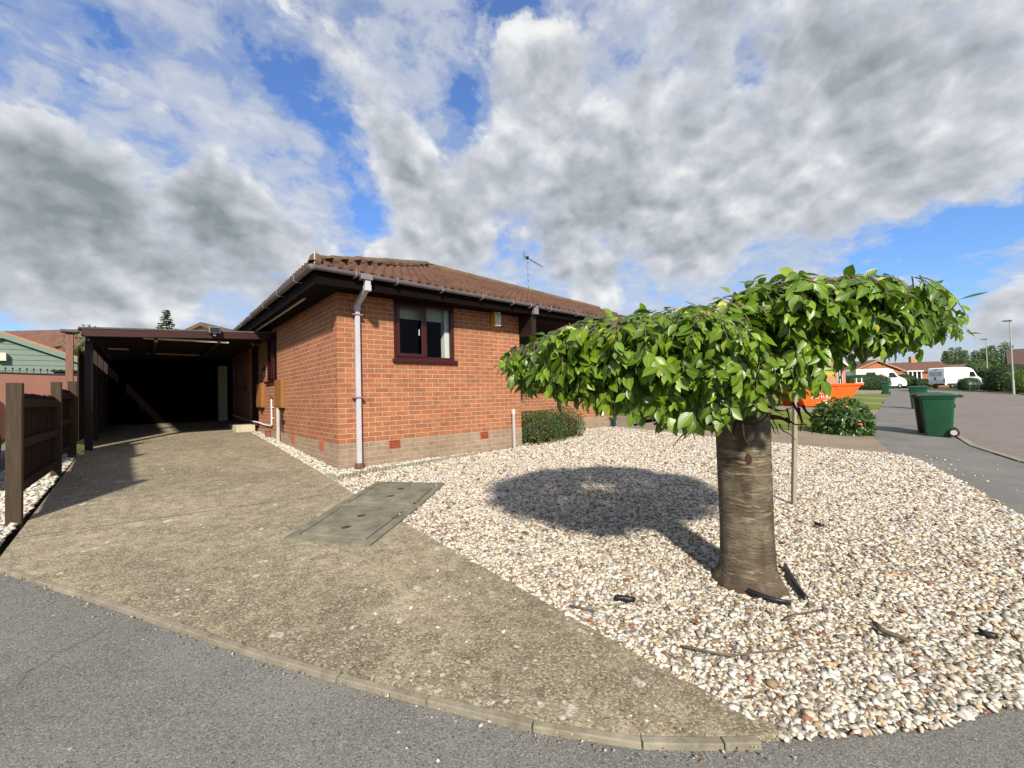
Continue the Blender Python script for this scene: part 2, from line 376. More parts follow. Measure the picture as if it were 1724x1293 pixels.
def bark():
    t = NT('cherry_bark'); wob = dist_co(t, .05)
    def cs(sc):
        mp = t.new('ShaderNodeMapping'); mp.inputs['Scale'].default_value = sc; t.link(wob, mp.inputs[0]); return mp.outputs[0]
    base = t.noise(1., 7, .65, cs((4, 4, 5))); vert = t.noise(1., 5, .6, cs((7, 7, 1.6))); fine = t.noise(1., 6, .7, cs((22, 22, 70)))
    d1 = t.noise(1., 4, .55, cs((5.5, 5.5, 46)), .4); d2 = t.noise(1., 5, .6, cs((9, 9, 95)), .3); grp = t.noise(1., 3, .5, cs((2.6, 2.6, 4)))
    sp = t.new('ShaderNodeSeparateXYZ'); t.link(t.co(), sp.inputs[0]); z = sp.outputs[2]
    col = t.ramp(base, [(.30, (.062, .047, .031)), (.48, (.122, .098, .067)), (.62, (.185, .155, .11)), (.75, (.265, .225, .165))])
    col = t.mix(t.mapr(vert, .47, .60, 0, .8), col, (.048, .034, .021))
    col = t.mix(t.math('MULTIPLY', t.mapr(d1, .56, .63), t.mapr(grp, .44, .58, .0, .85)), col, (.38, .295, .19))
    col = t.mix(t.math('MULTIPLY', t.mapr(d1, .36, .43, 1, 0), t.mapr(grp, .42, .58, .05, .65)), col, (.06, .042, .026))
    col = t.mix(t.math('MULTIPLY', t.mapr(d2, .58, .66), .45), col, (.42, .34, .23))
    col = t.mix(t.math('MULTIPLY', t.mapr(fine, .5, .75), .35), col, (.06, .045, .03))
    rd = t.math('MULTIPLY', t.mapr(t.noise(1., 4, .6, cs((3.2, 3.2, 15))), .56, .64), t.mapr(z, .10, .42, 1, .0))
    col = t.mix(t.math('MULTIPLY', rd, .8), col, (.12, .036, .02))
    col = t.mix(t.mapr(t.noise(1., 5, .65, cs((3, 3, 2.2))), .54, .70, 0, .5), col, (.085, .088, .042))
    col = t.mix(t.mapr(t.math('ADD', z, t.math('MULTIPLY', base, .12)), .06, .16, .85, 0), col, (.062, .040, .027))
    h = t.math('ADD', t.math('MULTIPLY', d1, .6), t.math('ADD', t.math('MULTIPLY', d2, .35), t.math('ADD', t.math('MULTIPLY', fine, .5), t.math('MULTIPLY', base, .8))))
    return t.fin(col, .78, t.bump(h, 1., .022), .3)
M['bark'] = bark()
M['twig'] = plain('grey_brown_twig', (.13, .10, .075), .8, .35, 20, .4, .2)
M['deadtwig'] = plain('dead_dark_twig', (.05, .03, .02), .85, .35, 20, .4, .2)
M['litter'] = plain('dead_brown_leaf', (.16, .075, .03), .8, .4, 30, .3, .2)
M['membrane'] = plain('black_weed_membrane', (.012, .013, .015), .45, .3, 10, .4)
# ---------------------------------------------------------------- ground sheets
def sheet(name, poly, dz, mat, kind='structure', label=None, cat=None, skirt=0.):
    bm = bmesh.new(); vs = [bm.verts.new((x, y, 0)) for x, y in poly]; bm.faces.new(vs)
    for co, no in (((0, -8, 0), (0, 1, 0)), ((0, 9, 0), (0, 1, 0)), ((10, 0, 0), (1, 0, 0))):
        bmesh.ops.bisect_plane(bm, geom=bm.verts[:]+bm.edges[:]+bm.faces[:], plane_co=co, plane_no=no, dist=1e-5)
    for v in bm.verts: v.co.z = gz(v.co.x, v.co.y)+dz
    if skirt:
        ed = [e for e in bm.edges if e.is_boundary]; r = bmesh.ops.extrude_edge_only(bm, edges=ed)
        for v in [g for g in r['geom'] if isinstance(g, bmesh.types.BMVert)]: v.co.z -= skirt
    bmesh.ops.triangulate(bm, faces=[f for f in bm.faces if len(f.verts) > 4])
    bmesh.ops.recalc_face_normals(bm, faces=bm.faces)
    for f in bm.faces:
        if f.normal.z < -.5: f.normal_flip()
    me = bpy.data.meshes.new(name); bm.to_mesh(me); bm.free(); me.materials.append(mat)
    o = bpy.data.objects.new(name, me); COL.objects.link(o)
    return tag(o, label, cat, None, kind)
sheet('ground', [(-400, -400), (700, -400), (700, 700), (-400, 700)], -.16, M['earth'])
# pavement in the foreground and along the street; the far edge follows the road kerb
KERB_ROAD = [(3.5, -10.5), (6.2, -8.2), (9.47, -6.52), (11.36, -5.87), (13.31, -5.53), (20.88, -4.62), (30.5, -3.6), (42.9, -2.3), (52, -1.2), (60, .3)]
PAVE_L = [(60, 2.0), (47.2, .3), (29.7, -1.71), (17.7, -3.21), (11.63, -4.14), (8.55, -4.9)]
sheet('pavement', [(-14, -.6), (-14, -16), (-1, -16)]+KERB_ROAD+PAVE_L+[(7.8, -1.5), (-.2, -1.5), (-2.92, -1.5), (-3.0, -1.4), (-3.62, -.45)], -.012, M['asphalt'])
sheet('road', [(-1, -16), (3.5, -10.5)]+[(x, y) for x, y in KERB_ROAD[1:]]+[(60, .35), (69, .3), (67.3, -3.75), (62.35, -6.6), (54.5, -7.5), (46, -9.5), (40, -13), (36, -30), (0, -30)], -.045, M['paving'])
sheet('far_pavement', [(69.3, .3), (67.6, -3.75), (62.6, -6.7), (54.7, -7.7), (46.2, -9.7), (40.3, -13.2), (36.3, -30), (39, -30), (42.5, -14), (47.5, -11.2), (55.5, -9.6), (64, -8.6), (71, -4.5), (76, 1.5), (76, 3.5), (60, 3.5), (60, 1.9)], -.02, M['asphalt'])
def ribbon(name, line, w, dz, mat, h=.04, seg=.9, gap=.008):
    "a line of kerb stones along a polyline"
    b = MB(); pts = [Vector(p) for p in line]; acc = []
    for a, c in zip(pts, pts[1:]):
        n = max(1, int((c-a).length/seg+.5))
        for i in range(n): acc.append((a.lerp(c, i/n), a.lerp(c, (i+1)/n)))
    for a, c in acc:
        t = (c-a).normalized(); nn = Vector((-t.y, t.x)); a2 = a+t*gap; c2 = c-t*gap; j = random.uniform(-.004, .004)
        q = [a2-nn*w/2, c2-nn*w/2, c2+nn*w/2, a2+nn*w/2]
        top = [(p.x, p.y, gz(p.x, p.y)+dz+j) for p in q]; bot = [(p[0], p[1], p[2]-h) for p in top]
        b.add(bot+top, [(4, 5, 6, 7), (0, 1, 5, 4), (1, 2, 6, 5), (2, 3, 7, 6), (3, 0, 4, 7)])
    return tag(b.build(name, mat, bevel=.004), None, None, None, 'structure')
# smooth front edge of the drive
FRONT = [(-2.95, -1.60), (-2.66, -2.13), (-2.40, -2.60), (-2.13, -3.10), (-1.86, -3.61), (-1.66, -3.98), (-1.45, -4.34), (-1.21, -4.72), (-.96, -5.10), (-.70, -5.42), (-.47, -5.62), (-.26, -5.79)]
sheet('driveway', FRONT+[(-.30, -5.3), (-.30, -2.72), (-.30, -1.36), (-.26, -.65), (-.24, .5), (-.2, 3.6), (-.2, 5.5), (-.02, 5.7), (-.02, 9.7), (-3.0, 9.7), (-2.98, 3.5)], .014, M['drive'], skirt=.06)
K = [(x-.022, y-.012) for x, y in FRONT]
ribbon('driveway_kerb', [(-3.9, -.6)]+K[:-1]+[(-.38, -5.72)], .034, .016, M['kerb'], seg=.9, gap=.002)
ribbon('road_kerb', [(6.2, -8.2)]+KERB_ROAD[2:], .13, .012, M['kerb'], h=.1)
ribbon('far_kerb', [(69.3, .3), (67.5, -3.75), (62.5, -6.65), (54.6, -7.6), (46.1, -9.6), (40.2, -13.1), (36.2, -30)], .16, .07, M['kerb'], h=.2)
# shallow transverse joints cut across the drive slab
jb = MB()
for y0, y1 in ((-1.0, -1.25), (1.9, 1.85), (4.1, 4.05), (7.0, 6.95)):
    pts = [(-2.95+2.6*i/14, y0+(y1-y0)*i/14+random.uniform(-.008, .008)) for i in range(15)]
    for (xa, ya), (xb, yb) in zip(pts, pts[1:]):
        jb.quad(*[(x, y, gz(x, y)+.018) for x, y in ((xa, ya-.006), (xb, yb-.006), (xb, yb+.006), (xa, ya+.006))])
tag(jb.build('driveway_joint', M['soil']), kind='structure')
# the two inspection covers, turned 45 degrees
def cover(quad, lid, label):
    e = empty('inspection_cover', (quad[0][0], quad[0][1], gz(*quad[0])), 0, label, 'inspection cover', 'concrete inspection covers in the drive')
    O = Vector(e.location); z = lambda x, y, d: gz(x, y)+d-O.z
    L = lambda p, d: (p[0]-O.x, p[1]-O.y, z(p[0], p[1], d))
    c = Vector((sum(p[0] for p in quad)/4, sum(p[1] for p in quad)/4))
    b = MB(); inner = [tuple(c+(Vector(p)-c)*lid) for p in quad]; groove = [tuple(c+(Vector(p)-c)*(lid-.035)) for p in quad]
    for i in range(4):
        j = (i+1) % 4
        b.quad(L(quad[i], .03), L(quad[j], .03), L(inner[j], .03), L(inner[i], .03))
        b.quad(L(quad[i], -.05), L(quad[j], -.05), L(quad[j], .03), L(quad[i], .03))
        b.quad(L(inner[i], .03), L(inner[j], .03), L(inner[j], .012), L(inner[i], .012))
    b.quad(*[L(p, .012) for p in inner])
    b.build('frame', M['cover'], e)
    b = MB(); b.add([L(p, .005) for p in groove]+[L(p, .034) for p in groove], [(4, 5, 6, 7), (0, 1, 5, 4), (1, 2, 6, 5), (2, 3, 7, 6), (3, 0, 4, 7)])
    b.build('lid', M['cover'], e, bevel=.004)
    for k in (-.16, .16):
        p = c+(Vector(quad[1])-Vector(quad[0])).normalized()*k
        b = MB(); q = [(p.x+.045*math.cos(a), p.y+.028*math.sin(a)) for a in [i*math.pi/6 for i in range(12)]]
        b.add([L(x, .0365) for x in q], [tuple(range(12))]); b.build('lifting_hole', M['deadtwig'], e)
cover([(-1.27, -2.42), (-.62, -1.77), (-.02, -2.37), (-.78, -3.02)], .8, 'worn concrete inspection cover nearer the pavement, sunk in the drive')
cover([(-.60, -1.75), (.12, -1.05), (.76, -1.66), (.0, -2.36)], .84, 'mossy concrete inspection cover farther from the pavement, half among the gravel')
# ---------------------------------------------------------------- gravel
GRAVEL = [(-.30, -5.78), (-.04, -5.96), (.24, -6.15), (.49, -6.27), (.75, -6.40), (1.4, -6.68), (2.2, -6.84), (3.3, -6.78), (4.7, -6.42), (6.22, -5.97), (7.1, -5.66), (8.09, -5.34), (8.56, -5.05), (8.52, -4.6), (8.37, -3.61), (8.18, -1.76), (8.07, 1.10), (3.60, 1.13), (3.60, -.02), (2.5, -.10), (1.77, -.22), (1.06, -.33), (.28, -.42), (-.2, -.55), (-.26, -.75), (-.30, -1.36)]
STRIP = [(-.24, -.58), (.3, -.40), (1.06, -.31), (1.77, -.2), (2.5, -.08), (2.5, .0), (0, .0), (0, 5.68), (-.19, 5.5), (-.2, 3.6), (-.24, .5)]
LEFTS = [(-3.02, -1.45), (-3.0, 4.2), (-3.62, 4.2), (-3.62, -.4), (-3.45, -1.0)]
sheet('gravel_bed', [(x, y+(.07 if y < -5.2 else 0)) for x, y in GRAVEL], .004, M['soil'], skirt=.05); sheet('gravel_border', STRIP, .002, M['soil']); sheet('gravel_verge', LEFTS, .0, M['soil'])
def inside(poly, P):
    x, y = P[:, 0], P[:, 1]; r = np.zeros(len(P), bool); n = len(poly)
    for i in range(n):
        (x0, y0), (x1, y1) = poly[i], poly[(i+1) % n]
        c = ((y0 > y) != (y1 > y)) & (x < (x1-x0)*(y-y0)/(y1-y0+1e-12)+x0); r ^= c
    return r
def ico(sub):
    bm = bmesh.new(); bmesh.ops.create_icosphere(bm, subdivisions=sub, radius=1.)
    V = np.array([v.co[:] for v in bm.verts]); Fc = np.array([[v.index for v in f.verts] for f in bm.faces]); bm.free(); return V, Fc
def rots(n, tilt=.5):
    a = rng.uniform(0, 2*np.pi, n); tx = rng.normal(0, tilt, n); ty = rng.normal(0, tilt, n)
    ca, sa = np.cos(a), np.sin(a); z = np.zeros(n); o = np.ones(n)
    Rz = np.stack([np.stack([ca, -sa, z], -1), np.stack([sa, ca, z], -1), np.stack([z, z, o], -1)], 1)
    Rx = np.stack([np.stack([o, z, z], -1), np.stack([z, np.cos(tx), -np.sin(tx)], -1), np.stack([z, np.sin(tx), np.cos(tx)], -1)], 1)
    Ry = np.stack([np.stack([np.cos(ty), z, np.sin(ty)], -1), np.stack([z, o, z], -1), np.stack([-np.sin(ty), z, np.cos(ty)], -1)], 1)
    return Ry @ Rx @ Rz
GZ = np.vectorize(gz)
def pebbles(name, poly, dens, rmin, rmax, sub, keep=None, tint=(0, 1), hz=.0):
    p = np.array(poly); lo, hi = p.min(0), p.max(0)
    n = int((hi[0]-lo[0])*(hi[1]-lo[1])*dens); P = rng.uniform(lo, hi, (n, 2)); P = P[inside(poly, P)]
    if keep is not None: P = P[keep(P)]
    tv, tf = ico(sub); n = len(P); V = []; Fc = []; T = []; base = 0
    idx = np.array_split(rng.permutation(n), 10)
    for ii in idx:
        k = len(ii); t2 = tv*(1+rng.uniform(-.28, .28, (len(tv), 1)))+rng.normal(0, .07, tv.shape)
        t2[:, 0] = np.sign(t2[:, 0])*np.abs(t2[:, 0])**rng.uniform(.85, 1.25)
        r = rng.uniform(rmin, rmax, k)*np.exp(rng.normal(0, .22, k))
        sc = np.stack([r*rng.uniform(1.0, 1.5, k), r*rng.uniform(.7, 1.0, k), r*rng.uniform(.38, .6, k)], -1)
        z = GZ(P[ii, 0], P[ii, 1])+hz+r*rng.uniform(.05, .75, k)
        v, f = stamp(t2, tf, np.column_stack([P[ii], z]), rots(k, .33), sc)
        V.append(v); Fc.append(f+base); base += len(v); T.append(np.repeat(rng.uniform(*tint, k), len(tv)))
    return np.concatenate(V), np.concatenate(Fc), np.concatenate(T)
cam2 = np.array([EYE_P.x, EYE_P.y]); dist = lambda P: np.hypot(*(P-cam2).T)
A = pebbles('', GRAVEL, 5400, .0085, .0152, 1, lambda P: dist(P) < 3.6)
B = pebbles('', GRAVEL, 4000, .0098, .0168, 1, lambda P: (dist(P) >= 3.6) & (dist(P) < 7.2))
C_ = pebbles('', GRAVEL, 2200, .013, .0215, 1, lambda P: dist(P) >= 7.2)
def merge(*L):
    V, Fc, T, b = [], [], [], 0
    for v, f, t in L: V.append(v); Fc.append(f+b); T.append(t); b += len(v)
    return np.concatenate(V), np.concatenate(Fc), np.concatenate(T)
V, Fc, T = merge(A, B, C_)
tag(big_mesh('gravel', V, Fc, M['gravel'], tint=T, smooth=False), 'pale cream and white gravel filling the front garden bed', 'gravel', kind='stuff')
V, Fc, T = merge(pebbles('', STRIP, 1900, .013, .022, 1, tint=(.0, .75)), pebbles('', LEFTS, 1600, .014, .024, 1, tint=(0, .7)))
tag(big_mesh('gravel_edging', V, Fc, M['gravel'], tint=T, smooth=False), 'cream gravel in the narrow strips beside the walls and fence', 'gravel', kind='stuff')
# stray stones kicked onto the drive and tarmac
V, Fc, T = merge(pebbles('', [(-1.6, -5.6), (.9, -7.2), (3, -7.6), (3, -6.6), (.2, -6.0), (-.3, -4.2), (-.7, -2.4), (-1.2, -3.5)], 16, .005, .012, 1, tint=(0, .5), hz=.012),
                 pebbles('', [(6, -6.6), (9, -6.2), (8.8, -5.0), (6.4, -5.9)], 8, .010, .016, 1, tint=(0, .4)))
tag(big_mesh('stray_gravel', V, Fc, M['gravel'], tint=T), 'loose stray stones scattered on the tarmac and drive edge', 'gravel', kind='stuff')
V, Fc, T = merge(pebbles('', [(x+.05, y+.03) for x, y in K]+[(x-.06, y-.05) for x, y in K[::-1]], 700, .0025, .006, 1, tint=(.76, .82), hz=.002), pebbles('', [(x-.03, y-.02) for x, y in K]+[(x-.11, y-.08) for x, y in K[::-1]], 260, .002, .006, 1, tint=(.87, 1.), hz=-.012))
tag(big_mesh('kerb_grit', V, Fc, M['gravel'], tint=T, smooth=False), 'brown grit and moss crumbs gathered along the drive kerb', 'grit', kind='stuff')
# log-roll edging round the house border
lb = MB()
line = [Vector(p) for p in ((-.26, -.28), (-.25, -.56), (-.19, -.575), (.28, -.43), (1.06, -.345), (1.77, -.235), (2.5, -.115))]
for a, c in zip(line, line[1:]):
    n = max(1, int((c-a).length/.052))
    for i in range(n):
        p = a.lerp(c, (i+.5)/n); h = random.uniform(.055, .08)*(1-.45*max(0, p.x)/2.5)
        lb.tube([(p.x, p.y, gz(p.x, p.y)-.02), (p.x+random.uniform(-.004, .004), p.y, gz(p.x, p.y)+h)], .024, 8)
tag(lb.build('log_roll_edging', plain('grey_weathered_log', (.24, .235, .17), .9, .35, 9, .4, .2), smooth='auto'), 'low grey log roll edging round the gravel border below the bungalow', 'edging')
# neighbour's drive, lawns and the plots along the street
sheet('neighbour_drive', [(8.55, -4.95), (8.52, -4.6), (8.37, -3.61), (8.18, -1.76), (8.07, 1.10), (8.05, 12), (11.5, 12), (11.4, -2.2), (11.6, -4.14)], -.004, M['ndrive'])
sheet('neighbour_path', [(18.9, -3.05), (18.7, 8), (21.5, 8), (22.8, -2.6)], .006, M['ndrive'])
for poly in ([(11.42, -2.2), (11.5, 12), (18.68, 8), (18.85, -3.0), (17.7, -3.17), (11.66, -4.1)], [(22.9, -2.55), (21.6, 8), (27.5, 8), (27.8, -1.97)], [(29.4, -1.7), (29, 8), (34.5, 9), (35.2, -1.1)], [(37, -.9), (36.4, 9), (44, 9), (45, .05)]):
    sheet('lawn', poly, .004, M['lawn'], 'stuff', 'mown green lawn of the plots beyond the neighbouring drive', 'lawn')
for poly in ([(27.85, -1.95), (27.6, 8), (28.9, 8), (29.3, -1.75)], [(35.3, -1.08), (34.7, 9), (36.3, 9), (36.9, -.92)], [(45.1, .1), (44.2, 9), (60, 9), (60, 2.05), (47.2, .34)]):
    sheet('garden_path', poly, .012, M['kerb'])
sheet('side_road', [(-3.62, 4.6), (-3.62, -.4), (-3.9, -.8), (-9, -1), (-9, 7), (-3.7, 7)], .002, M['asphalt'])

# ---------------------------------------------------------------- the bungalow
ZP = .385
H = empty('bungalow', (0, 0, 0), 0, 'red brick bungalow with brown tiled hipped roof, behind the gravel bed', 'bungalow')
def wall_panel(b, org, du, L, z0, z1, holes, nrm, u0=0., depth=.09, v0=ZP):
    "brick face from org along du for L metres with rectangular holes (u0,u1,z0,z1) and their reveals"
    us = sorted({0., L, *[h[0] for h in holes], *[h[1] for h in holes]}); zs = sorted({z0, z1, *[h[2] for h in holes], *[h[3] for h in holes]})
    org, du, nrm = Vector(org), Vector(du), Vector(nrm)
    P = lambda u, z, d=0: org+du*u+Vector((0, 0, z))-nrm*d
    for ua, ub in zip(us, us[1:]):
        for za, zb in zip(zs, zs[1:]):
            m = ((ua+ub)/2, (za+zb)/2)
            if any(h[0] < m[0] < h[1] and h[2] < m[1] < h[3] for h in holes): continue
            b.quad(P(ua, za), P(ub, za), P(ub, zb), P(ua, zb), [(u0+ua, za-v0), (u0+ub, za-v0), (u0+ub, zb-v0), (u0+ua, zb-v0)])
    for a, c, e, g in holes:
        b.quad(P(a, e), P(a, g), P(a, g, depth), P(a, e, depth), [(0, e-v0), (0, g-v0), (depth, g-v0), (depth, e-v0)])
        b.quad(P(c, e, depth), P(c, g, depth), P(c, g), P(c, e), [(0, e-v0), (0, g-v0), (depth, g-v0), (depth, e-v0)])
        b.quad(P(a, g), P(c, g), P(c, g, depth), P(a, g, depth), [(a, 0), (c, 0), (c, depth), (a, depth)])
        b.quad(P(a, e, depth), P(c, e, depth), P(c, e), P(a, e), [(a, 0), (c, 0), (c, depth), (a, depth)])
WF = (.885, 2.035, 1.615, 2.625); WS = (3.77, 4.78, 1.44, 2.56); DR = (5.72, 6.98, .50, 2.50)
ZT = 2.70
b = MB()
wall_panel(b, (0, 0, 0), (1, 0, 0), 3.58, ZP, ZT, [WF], (0, -1, 0))
wall_panel(b, (0, 10.2, 0), (0, -1, 0), 10.2, ZP, ZT, [(10.2-WS[1], 10.2-WS[0], WS[2], WS[3]), (10.2-DR[1], 10.2-DR[0], DR[2], DR[3])], (-1, 0, 0), u0=-10.2)
wall_panel(b, (3.58, 0, 0), (0, 1, 0), 1.15, ZP, ZT, [], (1, 0, 0))
W2 = (.75, 3.3, 1.15, 2.2)
wall_panel(b, (3.58, 1.15, 0), (1, 0, 0), 4.42, ZP, ZT, [W2], (0, -1, 0))
wall_panel(b, (8.0, 1.15, 0), (0, 1, 0), 1.86, ZP, ZT, [], (1, 0, 0))
b.quad((8.0, 1.15, ZT), (8.0, 3.01, ZT), (8.0, 3.01, 4.0), (8.0, 1.15, 3.28), [(0, 0), (1.86, 0), (1.86, 1.3), (0, .58)])
wall_panel(b, (8.0, 3.01, 0), (1, 0, 0), 2.7, -.1, 4.0, [], (0, -1, 0)); wall_panel(b, (10.7, 3.01, 0), (0, 1, 0), 4.2, -.1, 2.9, [], (1, 0, 0))
b.build('wall', M['brick'], H, fix=False)
b = MB(); o_ = .004
wall_panel(b, (-o_, -o_, 0), (1, 0, 0), 3.58+2*o_, -.15, ZP, [], (0, -1, 0)); wall_panel(b, (-o_, 10.2, 0), (0, -1, 0), 10.2+o_, -.15, ZP, [], (-1, 0, 0), u0=-10.2)
wall_panel(b, (3.58+o_, -o_, 0), (0, 1, 0), 1.15, -.15, ZP, [], (1, 0, 0)); wall_panel(b, (3.58+o_, 1.15-o_, 0), (1, 0, 0), 4.42, -.15, ZP, [], (0, -1, 0)); wall_panel(b, (8.0+o_, 1.15-o_, 0), (0, 1, 0), 1.85, -.15, ZP, [], (1, 0, 0))
b.build('plinth', M['plinth'], H, fix=False)
# rooms behind the glass
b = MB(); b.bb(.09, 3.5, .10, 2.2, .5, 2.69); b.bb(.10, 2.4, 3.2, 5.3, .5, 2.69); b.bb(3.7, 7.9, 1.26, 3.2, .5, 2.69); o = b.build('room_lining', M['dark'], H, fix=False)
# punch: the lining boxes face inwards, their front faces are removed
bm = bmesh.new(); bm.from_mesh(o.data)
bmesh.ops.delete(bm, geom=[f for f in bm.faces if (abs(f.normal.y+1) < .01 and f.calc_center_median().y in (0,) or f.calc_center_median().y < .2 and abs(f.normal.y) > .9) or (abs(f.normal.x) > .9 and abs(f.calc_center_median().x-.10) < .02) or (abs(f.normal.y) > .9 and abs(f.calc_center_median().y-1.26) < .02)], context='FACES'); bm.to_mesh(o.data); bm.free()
def window(name, org, du, nrm, w, z0, z1, fw=.062, mull=.5, sash=True, dep=.045, sill=True, blind=None, reveal=False):
    org, du, nrm = Vector(org), Vector(du), Vector(nrm); ang = math.atan2(du.y, du.x)
    def bar(b, u0, u1, za, zb, d0, d1): b.box(org+du*(u0+u1)/2-nrm*((d0+d1)/2)+Vector((0, 0, (za+zb)/2)), (u1-u0, d1-d0, zb-za), ang)
    b = MB()
    bar(b, 0, fw, z0, z1, dep-.03, dep+.04); bar(b, w-fw, w, z0, z1, dep-.03, dep+.04)
    bar(b, fw, w-fw, z1-fw, z1, dep-.029, dep+.039); bar(b, fw, w-fw, z0, z0+fw*.9, dep-.029, dep+.039); bar(b, w*mull-.035, w*mull+.035, z0+fw*.9, z1-fw, dep-.028, dep+.038)
    f = b.build('window', M['mahogany'], H, bevel=.007)
    if sash:
        b = MB(); s0, s1, e = fw-.012, w*mull-.02, .058
        za, zb = z0+fw*.9-.012, z1-fw+.012
        bar(b, s0, s0+e, za, zb, dep-.046, dep-.031); bar(b, s1-e, s1, za, zb, dep-.046, dep-.031); bar(b, s0+e, s1-e, za, za+e, dep-.045, dep-.031); bar(b, s0+e, s1-e, zb-e, zb, dep-.045, dep-.031)
        b.build('sash', M['mahogany'], f, bevel=.006)
        b = MB(); bar(b, s1-.006-e, s1-.018-e+.03, (z0+z1)/2-.06, (z0+z1)/2+.05, dep+.03, dep+.05); b.build('handle', M['whitepl'], f, bevel=.004)
    b = MB(); P = lambda u, z, d: org+du*u-nrm*d+Vector((0, 0, z))
    for ua, ub in ((fw, w*mull-.035), (w*mull+.035, w-fw)): b.quad(P(ua, z0+fw*.9, dep+.01), P(ub, z0+fw*.9, dep+.01), P(ub, z1-fw, dep+.01), P(ua, z1-fw, dep+.01))
    b.build('pane', M['glass'], f)
    if blind:
        b = MB(); bar(b, .02, w-.05-(.1 if reveal else 0), z1-fw-blind, z1-.02, dep+.12, dep+.124); b.build('roller_blind', M['blind'], f)
    if reveal:
        b = MB(); bar(b, w-.145, w-.01, z0, z1-.03, dep+.05, dep+.17); b.build('inner_reveal', M['plaster'], f)
    if sill:
        b = MB(); bar(b, -.03, w+.03, z0-.05, z0+.005, -.055, dep); b.build('sill', M['mahogany'], f, bevel=.006)
    return f
window('window', (WF[0], 0, 0), (1, 0, 0), (0, -1, 0), WF[1]-WF[0], WF[2]+.05, WF[3], blind=.20, reveal=True)
window('window', (0, WS[1], 0), (0, -1, 0), (-1, 0, 0), WS[1]-WS[0], WS[2]+.05, WS[3])
b = MB(); 
for k in range(2): b.box((.17, WS[0]+.27+.47*k, 2.0), (.006, .34, 1.0))
b.build('net_curtain', M['blind'], H)
window('window', (3.58+W2[0], 1.15, 0), (1, 0, 0), (0, -1, 0), W2[1]-W2[0], W2[2], W2[3], mull=.5, sash=False)
# recessed front door with panels
b = MB(); b.bb(.07, .12, DR[0], DR[1], DR[2], DR[3]); d = b.build('door', M['cpbrown'], H)
b = MB()
for y0, y1, z0, z1 in ((5.80, 6.2, .65, 1.25), (6.28, 6.7, .65, 1.25), (5.80, 6.2, 1.4, 2.3), (6.28, 6.7, 1.4, 2.3)): b.bb(.05, .069, y0, y1, z0, z1)
b.build('door_panel', M['cpbrown'], d, bevel=.01)
b = MB(); b.bb(-.06, .09, DR[0]-.06, DR[1]+.06, DR[2]-.06, DR[2]); b.build('threshold', M['mahogany'], d, bevel=.006)
b = MB(); b.box((.035, 5.86, 1.38), (.03, .03, .14)); b.build('handle', M['steel'], d, bevel=.006)
# dark boarding over the recessed bay
b = MB()
for k in range(4): b.box((5.79, 1.135-.004*(k % 2), 2.27+.115*k), (4.38, .03, .118), 0)
b.bb(3.60, 8.0, .2, 1.12, 2.655, 2.69); b.bb(3.585, 3.70, -.38, .05, 2.2, 2.69)
b.build('cladding', M['cpbrown'], H, bevel=.006)
# fascia, soffit
b = MB(); OV = .40
b.bb(-OV, 8.42, -OV, -OV+.02, 2.60, 2.80); b.bb(-OV, -OV+.02, -OV+.021, 10.4, 2.60, 2.80)
b.build('fascia', M['fascia'], H)
b = MB(); b.bb(-OV+.021, 8.42, -OV+.021, .0, 2.62, 2.635); b.bb(-OV+.021, -.002, .001, 10.4, 2.62, 2.635); b.build('soffit', M['fascia'], H)
# roof slopes with real tile courses
Ze, Yr = 2.835, 3.46; SL = (4.45-Ze)/(Yr+.47)
def sag(x, y):
    k = min(max((y+.47)/(Yr+.47), 0), 1); return -(1-k)*.014*max(0, x)-k*.043*max(0, x-Yr)
def slope(swap):
    du = .0185; us = np.arange(-.47, 10.75, du); G = .315; rows = int((Yr+.47)/G*1.0)+1
    vs = []; fs = []
    ph = us/.15*2*np.pi; wave = .026*np.sign(np.sin(ph))*np.abs(np.sin(ph))**.7
    for r in range(rows):
        v0 = -.5+r*G; v1 = v0+G+.02
        jit = rng.normal(0, .0035, int(len(us)*du/.3)+2)
        for (v, lift) in ((v0, -.004), (v0, .044), (v1, .004)):
            for i, u in enumerate(us):
                j = jit[int((u+.5)/.3)]
                z = Ze+SL*(v+.47)+lift+(wave[i] if lift != -.004 else wave[i])+j+sag(u, v)
                vs.append((u, v-(abs(j) if lift > .02 else 0), z))
        b0 = r*3*len(us)
        for i in range(len(us)-1):
            u = us[i]
            if u < v0+.06 or (not swap and u > 8.45 and v0 < 2.4): continue
            for q in (0, 1): a = b0+q*len(us)+i; fs.append((a, a+1, a+1+len(us), a+len(us)))
    V = np.array(vs); 
    if swap: V = V[:, [1, 0, 2]]
    Fc = np.array(fs)
    if swap: Fc = Fc[:, ::-1]
    return V, Fc
RF = big_mesh('roof', *slope(False), M['tile'], H, smooth=False)
big_mesh('side_roof_slope', *slope(True), M['tile'], RF, smooth=False)
b = MB(); zt = 4.40
b.quad((Yr, Yr, zt), (10.75, Yr, zt-.31), (10.75, 7.4, 2.75), (7.4, 7.4, 2.75)); b.quad((Yr, Yr, zt), (7.4, 7.4, 2.75), (7.4, 10.6, 2.75), (Yr, 10.6, zt))
b.quad((-.47, 10.6, 2.8), (Yr, 10.6, zt), (7.4, 10.6, 2.75), (7.4, 10.6, 2.6)); b.build('rear_roof_slope', M['tile'], RF)
